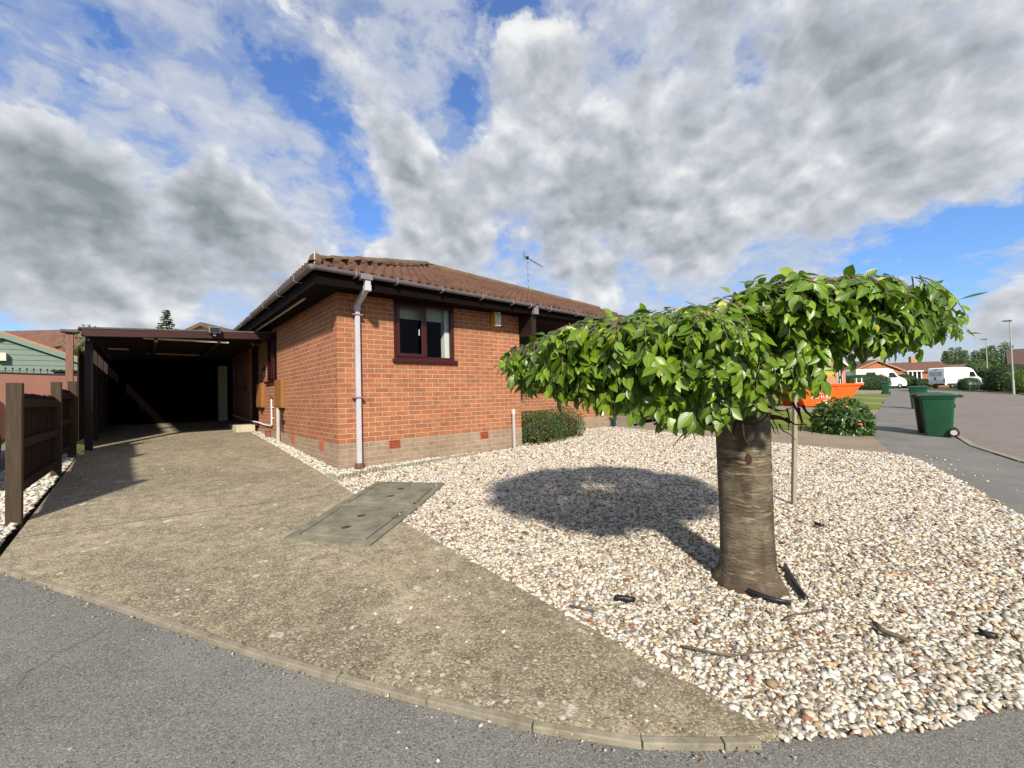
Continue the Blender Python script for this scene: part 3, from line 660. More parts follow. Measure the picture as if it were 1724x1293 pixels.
def half_round(b, p, q, r, n=10, lip=.0):
    p, q = Vector(p), Vector(q); t = (q-p).normalized(); s = t.cross(Vector((0, 0, 1))).normalized(); u = s.cross(t)
    ring = lambda o, rr: [o+s*(rr*math.cos(a))+u*(rr*math.sin(a)) for a in [math.pi*(k/(n-1))*1.16-.25 for k in range(n)]]
    A0, A1 = ring(p, r), ring(q, r*.965); m = len(A0); b.add(A0+A1, [(k, k+1, m+k+1, m+k) for k in range(m-1)]+[tuple(range(m)), tuple(range(m, 2*m))[::-1]])
b = MB(); P0 = Vector((-.36, -.36, Ze+.06)); P1 = Vector((Yr, Yr, 4.50)); n = 13
for i in range(n):
    a, c = P0.lerp(P1, i/n), P0.lerp(P1, (i+1.04)/n); half_round(b, a+Vector((0, 0, random.uniform(-.006, .006))), c, .100+.018*min(1, i/3))
for i in range(16):
    x0, x1 = Yr+i*.45, Yr+(i+1.03)*.45; half_round(b, (x0, Yr, 4.475+sag(x0, Yr)), (x1, Yr, 4.475+sag(x1, Yr)), .115)
for i in range(15): half_round(b, (Yr, Yr+i*.45, 4.475), (Yr, Yr+(i+1.03)*.45, 4.475), .115)
hc = b.build('ridge_cap', M['ridge'], RF, smooth='auto')
b = MB()
for i in range(34): # mortar bedding showing as pale lumps under the ridge tiles
    x = Yr+.225*i; b.box((x, Yr-.118, 4.44+sag(x, Yr)), (.20, .03, .05), random.uniform(-.1, .1))
b.build('mortar_bed', M['ridge'], hc, bevel=.01)
b = MB(); b.lathe([(0, 0), (.075, 0), (.09, .01), (.09, .03), (0, .035)], n=16); o = b.build('end_cap', M['ridge'], hc); o.location = P0+Vector((-.03, -.03, .02)); o.rotation_euler = (R(90), 0, R(-45))
b = MB(); b.box(P0+Vector((-.055, -.055, .05)), (.016, .016, .17), R(45)); b.build('hip_iron', M['greypl'], hc)
# gutter (half round, open on top) with clips
def gutter_run(b, p, q, r=.047, n=9):
    p, q = Vector(p), Vector(q); t = (q-p).normalized(); s = t.cross(Vector((0, 0, 1))).normalized()
    for rr, fl in ((r, 0), (r-.006, 1)):
        ring = [s*(rr*math.cos(a))-Vector((0, 0, 1))*(rr*math.sin(a)) for a in [math.pi*k/(n-1) for k in range(n)]]
        b.add([p+x for x in ring]+[q+x for x in ring], [(k, k+1, n+k+1, n+k) for k in range(n-1)])
    for sg in (1, -1): b.tube([p+s*sg*r*.97, q+s*sg*r*.97], .0065, 6)
GO = -OV-.06
b = MB(); gutter_run(b, (GO, GO, 2.815), (3.55, GO, 2.775)); gutter_run(b, (3.66, GO+.004, 2.765), (8.45, GO+.004, 2.70)); gutter_run(b, (GO, GO, 2.815), (GO, 10.3, 2.80))
b.lathe([(.0, -.054), (.034, -.048), (.052, -.018), (.054, .008), (.046, .01)], (GO, GO, 2.815), 16)
g = b.build('gutter', M['gutter'], H, smooth='auto', fix=False)
b = MB()
for x in (.10, .72, 1.5, 2.3, 3.0, 3.45, 4.0, 4.8): b = MB(); z = 2.80-.012*x; b.prism([(GO-.062, z+.035), (GO-.062, z-.04), (GO-.04, z-.06), (GO+.06, z-.06), (GO+.06, z-.052), (GO-.035, z-.052), (GO-.054, z-.036), (GO-.054, z+.035)], 'x', x-.011, x+.011); b.build('gutter_clip', M['gutter'], g)
for y in (.25, 1.3, 2.4, 3.6, 4.8): b = MB(); z = 2.80; b.prism([(GO-.062, z+.035), (GO-.062, z-.04), (GO-.04, z-.06), (GO+.06, z-.06), (GO+.06, z-.052), (GO-.035, z-.052), (GO-.054, z-.036), (GO-.054, z+.035)], 'y', y-.011, y+.011); b.build('gutter_clip', M['gutter'], g)
b = MB(); b.box((.255, GO, 2.768), (.17, .115, .075)); b.build('gutter_outlet', M['gutter'], g, bevel=.004)
b = MB(); b.bb(3.57, 3.68, GO-.02, -OV-.003, 2.60, 2.78); b.build('gutter_end_box', M['gutter'], g, bevel=.004)
# square downpipe with a swan neck
b = MB(); q = .034
def sq(b, pts, h=q):
    for a, c in zip(pts, pts[1:]):
        a, c = Vector(a), Vector(c); t = (c-a).normalized(); s = Vector((1, 0, 0)); u = s.cross(t)
        vs = [o+s*i*h+u*j*h for o in (a, c) for i, j in ((-1, -1), (1, -1), (1, 1), (-1, 1))]
        b.add(vs, [(3, 2, 1, 0), (4, 5, 6, 7), (0, 1, 5, 4), (1, 2, 6, 5), (2, 3, 7, 6), (3, 0, 4, 7)])
sq(b, [(.275, -.062, 2.46), (.275, -.062, .07)]); dp = b.build('downpipe', M['downpipe'], H, bevel=.009)
b = MB(); sq(b, [(.275, GO, 2.76), (.275, GO, 2.60)], .040); sq(b, [(.275, GO, 2.66), (.275, GO, 2.575)], .046); sq(b, [(.275, GO+.02, 2.625), (.275, -.075, 2.455)], .036); sq(b, [(.275, -.062, 2.475), (.275, -.062, 2.36)], .042)
b.build('swan_neck', M['downpipe'], dp, bevel=.007)
b = MB()
mv = plain('mauve_bracket', (.24, .13, .13), .45, .1, 5, .05)
for z in (2.3, 1.06): b = MB(); b.bb(.20, .35, -.104, -.001, z-.012, z+.012); b.build('bracket', mv, dp, bevel=.004)
b = MB(); b.lathe([(.07, -.01), (.07, .05), (.06, .065), (.05, .06)], (.275, -.075, .03), 16); b.build('drain_shoe', M['shoe'], dp, smooth='auto')
# air bricks
for x0, y0, ax in ((.765, -.006, 'x'), (2.545, -.006, 'x'), (.67, 0, 'y'), (2.40, 0, 'y')):
    b = MB()
    if ax == 'x':
        b.bb(x0, x0+.20, -.012, -.004, ZP-.145, ZP-.004); v = b.build('air_brick', M['terracotta'], H, bevel=.003); b = MB()
        for i in range(8):
            for j in range(5): b.bb(x0+.018+i*.0215, x0+.031+i*.0215, -.0135, -.0121, ZP-.132+j*.024, ZP-.116+j*.024)
        b.build('vent_hole', M['dark'], v)
    else:
        b.bb(-.014, -.0045, x0, x0+.215, ZP-.145, ZP-.004); b.build('air_brick', M['terracotta'], H, bevel=.003)
# meter boxes and pipes on the side wall
for y0, y1 in ((3.08, 3.66), (4.99, 5.60)):
    b = MB(); b.bb(-.075, -.001, y0, y1, .90, 1.475); mb = b.build('meter_box', M['meter'], H, bevel=.008)
    b = MB(); b.bb(-.082, -.0755, y0+.03, y1-.03, .93, 1.445); b.build('door', M['meter'], mb, bevel=.004)
b = MB(); b.bb(-.06, -.002, 5.2, 5.42, .82, .898); b.build('cable_entry', M['cpbrown'], H)
b = MB(); b.tube([(-.05, 3.47, .9), (-.05, 3.47, .12)], .036, 10); b.build('cable_duct', M['greypl'], H, smooth='auto')
b = MB(); b.tube([(-.03, 3.25, .9), (-.03, 3.25, .50), (-.03, 3.22, .42)], .016, 8); b.bb(-.05, -.005, 3.1, 3.35, .62, .645); b.build('service_pipe', M['black'], H, smooth='auto')
b = MB(); pts = [(-.03, 4.17, 1.08), (-.03, 4.17, .52), (-.03, 4.2, .50), (-.03, 5.0, .50), (-.03, 5.6, .53), (-.03, 7.05, .535), (-.03, 7.6, .57), (-.03, 8.8, .60), (-.03, 9.6, .63)]
b.tube(pts, .017, 8)
for z in (.66, .9): b.box((-.02, 4.15, z), (.05, .07, .016))
wp = b.build('waste_pipe', M['whitepl'], H, smooth='auto')
b = MB(); b.tube([(-.002, 4.17, 1.12), (-.09, 4.17, 1.12), (-.1, 4.17, 1.08)], .012, 8); b.box((-.05, 4.17, 1.17), (.02, .09, .02)); b.box((-.05, 4.17, 1.14), (.014, .014, .06)); b.build('garden_tap', plain('aged_brass', (.20, .14, .06), .45, .3, 9, .1, .5, .7), wp)
b = MB(); b.tube([(OV*-1+.12, .6, 2.60), (-OV+.12, 5.3, 2.60), (-OV+.2, 5.6, 2.5), (-.1, 5.66, 2.44)], .018, 8); b.build('soffit_cable_pipe', M['greypl'], H, smooth='auto')
b = MB(); b.box((-.06, 4.42, .30), (.10, .10, .13)); b.box((-.06, 4.42, .375), (.12, .12, .02)); b.box((-.08, 4.40, .215), (.24, .24, .035)); b.build('gully_surround', plain('brick_red_gully', (.22, .075, .045), .85, .3, 15, .3), H, bevel=.006)
for y in (7.4, 5.66):
    b = MB(); b.bb(-.05, -.002, y, y+.09, 1.36, 1.52) if y > 7 else b.bb(-.05, -.002, 4.93, 4.99, 1.64, 1.84); b.build('door_bell_plate' if y > 7 else 'wall_light', M['black'], H, bevel=.008)
b = MB(); b.bb(7.62, 7.74, 1.118, 1.143, .40, .56); b.build('socket_cover', M['whitepl'], H, bevel=.005)
# concrete step
b = MB(); b.bb(-.47, -.08, 5.72, 7.0, .2, .47); tag(b.build('concrete_step', M['stone'], bevel=.012), 'pale concrete block step below the dark side door of the bungalow', 'step')
# alarm box
E = empty('alarm_box', (2.935, -.0, 2.50), 0, 'yellow alarm bell box with a white front high on the brick wall', 'alarm box')
b = MB(); b.bb(-.07, .075, -.13, -.001, -.145, .145); b.build('cover', M['yellow'], E, bevel=.008)
b = MB(); b.bb(-.062, .067, -.1335, -.1302, -.138, .138); fp = b.build('front_panel', M['whitepl'], E)
ink = plain('black_print', (.02, .02, .02), .6, .1, 5, 0)
b = MB()
def ib(x0, x1, z0, z1): b.bb(x0, x1, -.1350, -.1338, z0, z1)
ib(-.052, -.032, .075, .118); ib(-.024, -.006, .072, .098); ib(.0, .012, .085, .098); ib(.018, .026, .072, .12); ib(.026, .05, .070, .08)
for k in range(3): ib(-.026, .035, .03+k*.013, .037+k*.013)
ib(-.03, .038, .005, .014)
for z in (-.055, -.118):
    ib(-.052, -.046, z, z+.05); ib(-.052, -.03, z, z+.006); ib(-.052, -.03, z+.044, z+.05)
    ib(-.02, -.013, z-.002, z+.04); ib(.022, .029, z, z+.04); ib(-.02, .029, z+.034, z+.04); ib(-.008, .018, z+.012, z+.018)
b.build('print', ink, fp)
b = MB()
for k in range(5): b.bb(-.0716, -.0702, -.11, -.03, .05+k*.017, .056+k*.017)
b.build('vent_slot', M['cpbrown'], E)
# tv aerial behind the ridge
mx, my, mz = 7.3, 3.62, 4.2
E = empty('tv_aerial', (mx, my, mz), 0, 'tv aerial on a tall thin mast above the bungalow roof', 'aerial')
b = MB(); b.tube([(0, 0, 0), (-.03, 0, 1.34)], .017, 8); b.build('mast', M['steel'], E, smooth='auto')
b = MB(); 
for k in range(6): b = MB(); b.tube([(-.004*k, .0, .12+k*.2), (-.004*k, .0, .135+k*.2)], .026, 8); b.build('cable_tie', M['black'], E)
dirv = Vector((.42, -.25, -.28)); b = MB(); o0 = Vector((-.03, 0, 1.28)); b.tube([o0-dirv*.25, o0+dirv], .011, 6); b.box(o0, (.07, .07, .09)); b.build('boom', M['black'], E)
b = MB(); sd = Vector((.5, .86, 0)).normalized()
for k in range(6):
    c = o0+dirv*(.25+.15*k); b.tube([c-sd*.17, c+sd*.17], .005, 5)
for z in (-.12, -.04, .06, .14): b.tube([o0-dirv*.22+Vector((0, 0, z))-sd*.3, o0-dirv*.22+Vector((0, 0, z))+sd*.3], .005, 5)
b.tube([o0-dirv*.22+Vector((0, 0, -.16)), o0-dirv*.22+Vector((0, 0, .18))], .008, 5)
b.build('element', M['steel'], E)

# ---------------------------------------------------------------- carport
E = empty('carport', (-2.9, 4.3, gz(-2.9, 4.3)), 0, 'flat roofed dark brown timber carport beside the bungalow', 'carport'); E0 = Vector(E.location)
def cp(): return MB()
def shift(o): o.matrix_parent_inverse = Matrix.Translation(-E0); return o
zr = lambda x: 2.43+.047*(x+2.95)
b = cp(); b.add([(x, y, zr(x)+d) for d in (-.03, .0) for x, y in ((-3.02, 4.16), (-.012, 4.16), (-.012, 9.95), (-3.02, 9.95))], [(3, 2, 1, 0), (4, 5, 6, 7), (0, 1, 5, 4), (1, 2, 6, 5), (2, 3, 7, 6), (3, 0, 4, 7)]); shift(b.build('roof', M['felt'], E))
b = cp()
for y in (4.17,): b.add([(x, yy, zr(x)-.031-d) for d in (.135, 0) for x, yy in ((-2.98, y), (-.02, y), (-.02, y+.04), (-2.98, y+.04))], [(3, 2, 1, 0), (4, 5, 6, 7), (0, 1, 5, 4), (1, 2, 6, 5), (2, 3, 7, 6), (3, 0, 4, 7)])
shift(b.build('front_fascia', plain('dark_red_fascia', (.036, .008, .007), .5, .3, 5, .1, stretch=(.6, 5, 6)), E, bevel=.004))
b = cp()
for k in range(9):
    y = 4.6+.62*k; b.add([(x, yy, zr(x)-.032-d) for d in (.11, 0) for x, yy in ((-2.95, y), (-.02, y), (-.02, y+.045), (-2.95, y+.045))], [(3, 2, 1, 0), (4, 5, 6, 7), (0, 1, 5, 4), (1, 2, 6, 5), (2, 3, 7, 6), (3, 0, 4, 7)])
for x in (-2.93, -2.0, -1.0): b.bb(x, x+.05, 4.22, 9.7, zr(x)-.25, zr(x)-.143)
shift(b.build('joist', M['cpbrown'], E))
for x, y, w in ((-2.90, 4.40, .105), (-2.93, 5.95, .10), (-2.93, 7.5, .10), (-2.93, 9.2, .10)):
    b = cp(); b.bb(x-w/2, x+w/2, y-w/2, y+w/2, gz(x, y)-.05, zr(x)-.03); shift(b.build('post', M['cpbrown'], E, bevel=.006))
b = cp(); b.bb(-3.16, -3.065, 4.02, 4.11, gz(-3.1, 4.1)-.05, 2.30); shift(b.build('post', M['pinkpost'], E, bevel=.006)).__setitem__('label', 'pink brown post standing in the sun')
b = cp(); b.bb(-3.22, -3.0, 3.97, 4.17, 2.301, 2.345); shift(b.build('post_cap', M['felt'], E, bevel=.004))
b = cp()
for k in range(34):
    y = 4.62+k*.148; b.bb(-3.065, -3.045, y, y+.14, .40, 2.08+.03*math.sin(k*1.7))
shift(b.build('side_boarding', M['fence'], E))
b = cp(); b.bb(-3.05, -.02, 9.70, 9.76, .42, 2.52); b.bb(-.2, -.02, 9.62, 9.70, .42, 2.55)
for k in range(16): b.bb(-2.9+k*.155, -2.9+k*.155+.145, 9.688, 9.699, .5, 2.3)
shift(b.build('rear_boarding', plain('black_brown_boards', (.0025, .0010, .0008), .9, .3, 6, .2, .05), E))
b = cp(); b.bb(-.43, -.21, 9.3, 9.6, .44, 2.16); shift(b.build('rear_pier', M['stone'], E, bevel=.01))
b = cp(); b.bb(-2.16, -.80, 4.24, 4.275, zr(-1.5)-.222, zr(-1.5)-.185); shift(b.build('pale_batten', M['stone'], E, bevel=.004))
for q in ((-2.1, -.85, 8.0, 8.05, 2.33, 2.365), (-2.72, -2.4, 6.0, 6.05, 2.225, 2.255)): b = cp(); b.bb(*q); shift(b.build('rear_batten', M['stone'], E, bevel=.004))
E = empty('floodlight', (-1.06, 4.12, 2.45), 0, 'small grey floodlight mounted on the front edge of the carport roof', 'floodlight')
b = MB(); b.box((0, -.03, .065), (.20, .09, .125), 0, 0, .9); b.build('housing', plain('grey_lamp_housing', (.16, .17, .17), .5, .15, 6, .08), E, bevel=.01)
b = MB(); b.box((0, -.078, .062), (.16, .006, .09)); b.build('lens', M['vanglass'], E)
b = MB(); b.box((0, .0, -.02), (.05, .03, .06)); b.build('bracket', M['greypl'], E)

# ---------------------------------------------------------------- boundary fence along the drive
FN = empty('boundary_fence', (-3.03, -.44, gz(-3, -.44)), 0, 'dark brown boarded fence with wide posts along the drive edge', 'fence'); F0 = Vector(FN.location)
def fsh(o): o.matrix_parent_inverse = Matrix.Translation(-F0); return o
for y, zt in ((-.44, 1.265), (1.98, 1.37), (3.62, 1.445)):
    b = MB(); x = -3.04; g0 = gz(x, y)-.1
    b.add([(x+a, y+c, z) for z, s in ((g0, 0), (zt, 0)) for a, c in ((-.05, -.045), (.05, -.045), (.05, .045), (-.05, .045))], [(3, 2, 1, 0), (4, 5, 6, 7), (0, 1, 5, 4), (1, 2, 6, 5), (2, 3, 7, 6), (3, 0, 4, 7)])
    p = fsh(b.build('post', M['fence_post'], FN, bevel=.005))
for y0, y1, za, zb in ((-.39, 1.93, .205, 1.18), (2.03, 3.57, .32, 1.295)):
    b = MB(); n = int((y1-y0)/.062)
    for k in range(n):
        y = y0+(y1-y0)*k/n; s = .006*(k % 2); b.bb(-3.075-s, -3.06-s, y+.0012, y+(y1-y0)/n-.0012, za+random.uniform(-.006, .006), zb+random.uniform(-.01, .008))
    pn = fsh(b.build('panel', M['fence'], FN))
    for z in (za+.04, za+.45, zb-.14):
        b = MB(); b.box((-3.035, (y0+y1)/2, z+.04), (.045, y1-y0, .085)); b.build('rail', M['fence'], pn, bevel=.006)
b = MB(); b.bb(-3.08, -3.03, 3.68, 4.3, .42, 1.2); fsh(b.build('end_board', M['fence'], FN))
# ---------------------------------------------------------------- foliage
def leaf_template(n=6, half=.29, droop=.16, fold=.12):
    u = np.linspace(0, 1, n); prof = np.interp(u, [0, .12, .32, .55, .78, .92, 1], [.02, .55, .96, .93, .5, .14, 0.])*half
    V = []; UV = []
    for i in range(n):
        z = -droop*u[i]**2
        for k, sgn in enumerate((-1, 0, 1)):
            V.append((u[i], sgn*prof[i], z+(fold*prof[i]/half*.6 if sgn else 0))); UV.append((u[i], .5+.5*sgn*prof[i]/half))
    Fc = []
    for i in range(n-1):
        for k in (0, 1): a = i*3+k; Fc.append((a, a+1, a+4, a+3))
    return np.array(V), np.array(Fc), np.array(UV)
def frames(X, N):
    X = X/np.linalg.norm(X, axis=1, keepdims=True); N = N-(N*X).sum(1, keepdims=True)*X; N /= np.linalg.norm(N, axis=1, keepdims=True)+1e-9
    Y = np.cross(N, X); return np.stack([X, Y, N], -1)
def leaves(name, pos, X, N, size, mat, parent=None, tpl=None, tint=None):
    tv, tf, tu = tpl or leaf_template(); n = len(pos)
    V, Fc = stamp(tv, tf, pos, frames(X, N), size)
    t = rng.uniform(0, 1, n) if tint is None else tint
    return big_mesh(name, V, Fc, mat, parent, True, np.repeat(t, len(tv)), np.tile(tu, (n, 1)))
RH = (np.array([(0, 0, 0), (.45, .3, .06), (1, 0, -.05), (.45, -.3, .06)]), np.array([(0, 1, 2, 3)]), np.array([(0, .5), (.45, 1), (1, .5), (.45, 0)]))
def norm(v): return v/(np.linalg.norm(v, axis=-1, keepdims=True)+1e-9)
def shell(n, rad, power=2., depth=.25, zmin=-1.):
    "points in the outer skin of a superellipsoid (unit offsets times rad) and their outward normals"
    d = norm(rng.normal(0, 1, (n*2, 3))); d = d[d[:, 2] > zmin][:n]
    k = (np.abs(d)**power).sum(1)**(-1/power); s = d*k[:, None]
    return s*(1-depth*rng.uniform(0, 1, len(s))**1.6)[:, None]*np.array(rad), d
def leafy(name, c, rad, n, size, mat, parent=None, power=2., depth=.25, lump=.0, tpl=RH, down=.2, zmin=-1., tint=None, lumps=9):
    P, d = shell(n, rad, power, depth, zmin); n = len(P)
    if lump:
        lc = norm(rng.normal(0, 1, (lumps, 3))); P *= (1+lump*(np.max(norm(d) @ lc.T, axis=1)-.75)*1.8)[:, None]
    X = norm(d+rng.normal(0, .75, (n, 3))+np.array([0, 0, -down])); N = norm(d+rng.normal(0, .6, (n, 3))+np.array([0, 0, .3]))
    return leaves(name, P+np.array(c), X, N, size*np.exp(rng.normal(0, .25, n)), mat, parent, tpl, tint)

# ---- the topiary-like weeping cherry
TP = Vector((*w2(1.555, 2.90), 0)); TP.z = gz(TP.x, TP.y)
T = empty('weeping_cherry', TP, 0, 'stout weeping cherry with a broad umbrella crown standing in the gravel', 'tree')
b = MB(); prof = [(.225, -.08), (.212, .0), (.205, .04), (.186, .08), (.170, .14), (.164, .3), (.163, .5), (.163, .7), (.164, .9), (.168, 1.05), (.16, 1.16), (.10, 1.24), (.02, 1.27)]
n = 56; rr = []
zz = np.linspace(-.08, 1.27, 80); ra = np.interp(zz, [p[1] for p in prof], [p[0] for p in prof])
V = []; Fc = []
for i, (z, r) in enumerate(zip(zz, ra)):
    fl = max(0, 1-(z+.02)/.22)
    for k in range(n):
        q = 2*math.pi*k/n
        w = 1+.018*math.sin(3*q+1)+.014*math.sin(5*q+2*z)+fl*(.10*max(0, math.sin(3*q+.6))+.05*math.sin(7*q))+.004*math.sin(z*47+2.3*math.sin(2*q+z*7))+.012*math.sin(4*q-z*6)*math.sin(z*5)+random.uniform(-.006, .006)
        V.append((r*w*math.cos(q), r*w*math.sin(q), z))
for i in range(len(zz)-1):
    for k in range(n): Fc.append((i*n+k, i*n+(k+1) % n, (i+1)*n+(k+1) % n, (i+1)*n+k))
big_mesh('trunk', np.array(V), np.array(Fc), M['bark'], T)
# knot hole facing the street
b = MB(); kd = (-FWD*.93-RGT*.30); ka = math.atan2(kd.y, kd.x)
b.lathe([(.0, .006), (.014, .0065), (.022, .005), (.028, -.002)], n=14); o = b.build('knot_hole', M['deadtwig'], T, smooth=True); o.location = (kd.x*.166, kd.y*.166, .86); o.rotation_euler = (0, R(90), ka); o.scale = (1.5, .8, 1)
CX, CY = 1.36, 3.18
RPH = np.array([1.36, 1.38, 1.42, 1.42, 1.42, 1.32, 1.10, 1.15, 1.36])
AZ = np.radians([0, 30, 60, 90, 120, 150, 180, 195, 210, 225, 240, 255, 270, 285, 300, 315, 330, 345, 360])
RPH = np.array([1.45, 1.40, 1.40, 1.42, 1.42, 1.40, 1.40, 1.37, 1.29, 1.20, 1.13, 1.08, 1.06, 1.11, 1.21, 1.32, 1.38, 1.40, 1.40])
def Rp(ph): return np.interp(np.mod(ph, 2*np.pi), AZ, RPH)
ZB = np.array([1.27, 1.10, 1.0, 1.0, 1.04, .92, .86, 1.05, 1.27])
ZB = np.array([1.24, 1.26, 1.2, 1.05, 1.0, 1.02, 1.08, 1.06, .93, .86, .83, .79, .80, .92, 1.10, 1.16, 1.18, 1.20, 1.24])
def Zb(ph): return np.interp(np.mod(ph, 2*np.pi), AZ, ZB)
e2, rg, fw = np.array([EYE_P.x, EYE_P.y]), np.array(RGT), np.array(FWD)
def P3(ph, rho, z):
    R_ = Rp(ph)*rho; x = CX+R_*np.cos(ph); y = CY+R_*np.sin(ph)
    xy = e2+x[:, None]*rg+y[:, None]*fw; return np.column_stack([xy, z])
def out(ph): return np.column_stack([np.cos(ph)[:, None]*rg+np.sin(ph)[:, None]*fw, np.zeros(len(ph))])
def ztop(rho, ph): return 1.70-.04*rho**2-.11*rho**6+.055*np.tanh((Rp(ph)*rho*np.cos(ph)-.12)/.14)+.03*np.sin(3*ph+.7)*rho+.025*np.sin(7*ph)*rho**2+.065*np.cos(ph+.45)*rho-.05*np.exp(-((np.mod(ph, 2*np.pi)-4.4)/.6)**2)*rho
NT_, NS_ = 1350, 1750
keep_rng = rng; rng = np.random.default_rng(5)
ph1 = rng.uniform(0, 2*np.pi, NT_); rho1 = np.sqrt(rng.uniform(0, 1, NT_))
ph2 = rng.uniform(0, 2*np.pi, NS_); w = rng.uniform(0, .86, NS_); rho2 = 1.0-.20*w**1.5+rng.normal(0, .025, NS_)
S1 = P3(ph1, rho1*.90, ztop(rho1, ph1)-.03-rng.uniform(0, 1, NT_)**1.3*.24); S2 = P3(ph2, rho2*(.95-.28*rng.uniform(0, 1, NS_)**2.2), ztop(np.ones(NS_), ph2)+.02-(1.46-Zb(ph2)-.12)*w-rng.uniform(0, .03, NS_))
O1, O2 = out(ph1), out(ph2); zv = np.array([0, 0, 1.])
D1 = norm(O1*rng.uniform(.5, 1.1, (NT_, 1))+zv*rng.uniform(-.25, .06, (NT_, 1))+rng.normal(0, .4, (NT_, 3))*[1, 1, .4])
D2 = norm(O2*rng.uniform(.02, .42, (NS_, 1))-zv*rng.uniform(.2, .9, (NS_, 1))+rng.normal(0, .38, (NS_, 3))*[1, 1, .4])
S = np.concatenate([S1, S2]); Dd = np.concatenate([D1, D2]); Oo = np.concatenate([O1, O2]); phs = np.concatenate([ph1, ph2]); sk = np.concatenate([np.zeros(NT_)+.25*rho1**3, .45+.5*w])*(1-.62*np.exp(-(np.angle(np.exp(1j*(phs+.25)))/.75)**2))
# extra long shoots reaching past the rim
keep = np.sin(S[:, 0]*9.1+1.7*np.sin(S[:, 2]*8))*np.sin(S[:, 1]*8.3+S[:, 2]*5) > -.42
KD = norm(np.where((np.arange(len(S)) >= NT_)[:, None], Dd+Oo*(1-.8*np.minimum(1, sk*1.2))[:, None]*.5, Dd)); Dd = KD
S, Dd, Oo, sk = S[keep], Dd[keep], Oo[keep], sk[keep]
tw = MB(); LP, LX, LN, LS, LT = [], [], [], [], []
floor_z = lambda p: Zb(np.array([math.atan2((np.array(p[:2])-e2) @ fw-CY, (np.array(p[:2])-e2) @ rg-CX)]))[0]
for p, d, o, k in zip(S, Dd, Oo, sk):
    L = rng.uniform(.15, .34)*(1-.25*k); m = int(L/.027)+2; pts = [p.copy()]; d = d.copy(); side = 1
    tone = rng.normal(0, .13); sz0 = rng.uniform(.076, .116)
    for i in range(m):
        d = norm(d+np.array([0, 0, -.085-.05*k])+rng.normal(0, .06, 3)); p2 = pts[-1]+d*(L/m); pts.append(p2); side = -side
        if i < 1: continue
        if p2[2] < floor_z(p2)+.055: break
        if p2[2] > 1.83 or d[2] > .3: break
        s = np.cross(d, zv); s = s/(np.linalg.norm(s)+1e-6)
        x = s*side*rng.uniform(.3, 1.0)+d*rng.uniform(.1, .8)-zv*rng.uniform(-.1+.4*k, .5+1.0*k)+rng.normal(0, .3, 3)
        nn = o*(.35+.75*k)+zv*(1.05-.75*k)+rng.normal(0, .36, 3)
        LP.append(p2+norm(x)*.012); LX.append(x); LN.append(nn); LS.append(sz0*rng.uniform(.55, 1.18)*(1 if i < m-2 else .7)); LT.append(1. if rng.uniform() < .007 else np.clip(.48+tone+rng.normal(0, .19)+(.2 if i >= m-1 else 0), 0, .95))
    tw.tube(pts, [.0034-.0018*i/len(pts) for i in range(len(pts))], 4, cap=False)
LP, LX, LN, LS, LT = map(np.array, (LP, LX, LN, LS, LT)); parts = []; sel = rng.integers(0, 5, len(LP)); b0 = 0
for k, (hf, dr, fo) in enumerate(((.29, .10, .10), (.27, .26, .16), (.31, .36, .07), (.24, .18, .26), (.30, -.10, .12))):
    tv, tf, tu = leaf_template(6, hf, dr, fo); ii = np.where(sel == k)[0]; v, f = stamp(tv, tf, LP[ii], frames(LX[ii], LN[ii]), LS[ii])
    parts.append((v, f+b0, np.repeat(LT[ii], len(tv)), np.tile(tu, (len(ii), 1)))); b0 += len(v)
big_mesh('crown', *[np.concatenate([p_[i] for p_ in parts]) for i in (0, 1)], M['leaf'], T, True, np.concatenate([p_[2] for p_ in parts]), np.concatenate([p_[3] for p_ in parts])).matrix_parent_inverse = Matrix.Translation(-TP)
print('cherry leaves', len(LP))
o = tw.build('twig', M['twig'], T, smooth=True, fix=False); o['kind'] = 'stuff'; o.matrix_parent_inverse = Matrix.Translation(-TP)
rng = keep_rng
# grafted limbs arching from the head of the stem, some running along the top of the crown
tw = MB(); t0 = np.array(TP)+np.array([0, 0, 1.12])
for i, ph in enumerate([.1, .75, 1.5, 2.2, 2.75, 3.3, 3.9, 4.6, 5.3, 5.9]):
    a = np.array([ph+rng.normal(0, .08)]); q = [t0+out(a)[0]*.08]
    for rho in (.2, .4, .58, .74, .86):
        q.append(P3(a+rng.normal(0, .07), np.array([rho]), ztop(np.array([rho]), a)-.12+(.10 if i in (3, 4, 9, 1) and .3 < rho < .8 else .0)-.05*(rho < .3))[0])
    e = q[-1]+out(a)[0]*.10-zv*.06; q.append(e)
    # smooth
    Q = []
    for j in range(len(q)-1):
        p0, p1, p2, p3 = q[max(j-1, 0)], q[j], q[j+1], q[min(j+2, len(q)-1)]
        for s in np.linspace(0, 1, 6)[:-1]:
            Q.append(.5*((2*p1)+(-p0+p2)*s+(2*p0-5*p1+4*p2-p3)*s*s+(-p0+3*p1-3*p2+p3)*s**3)+rng.normal(0, .006, 3))
    tw = MB(); tw.tube(Q, list(np.linspace(.036, .004, len(Q))), 8); tw.build('limb', M['twig'], T, smooth=True, fix=False).matrix_parent_inverse = Matrix.Translation(-TP)
dt = MB()
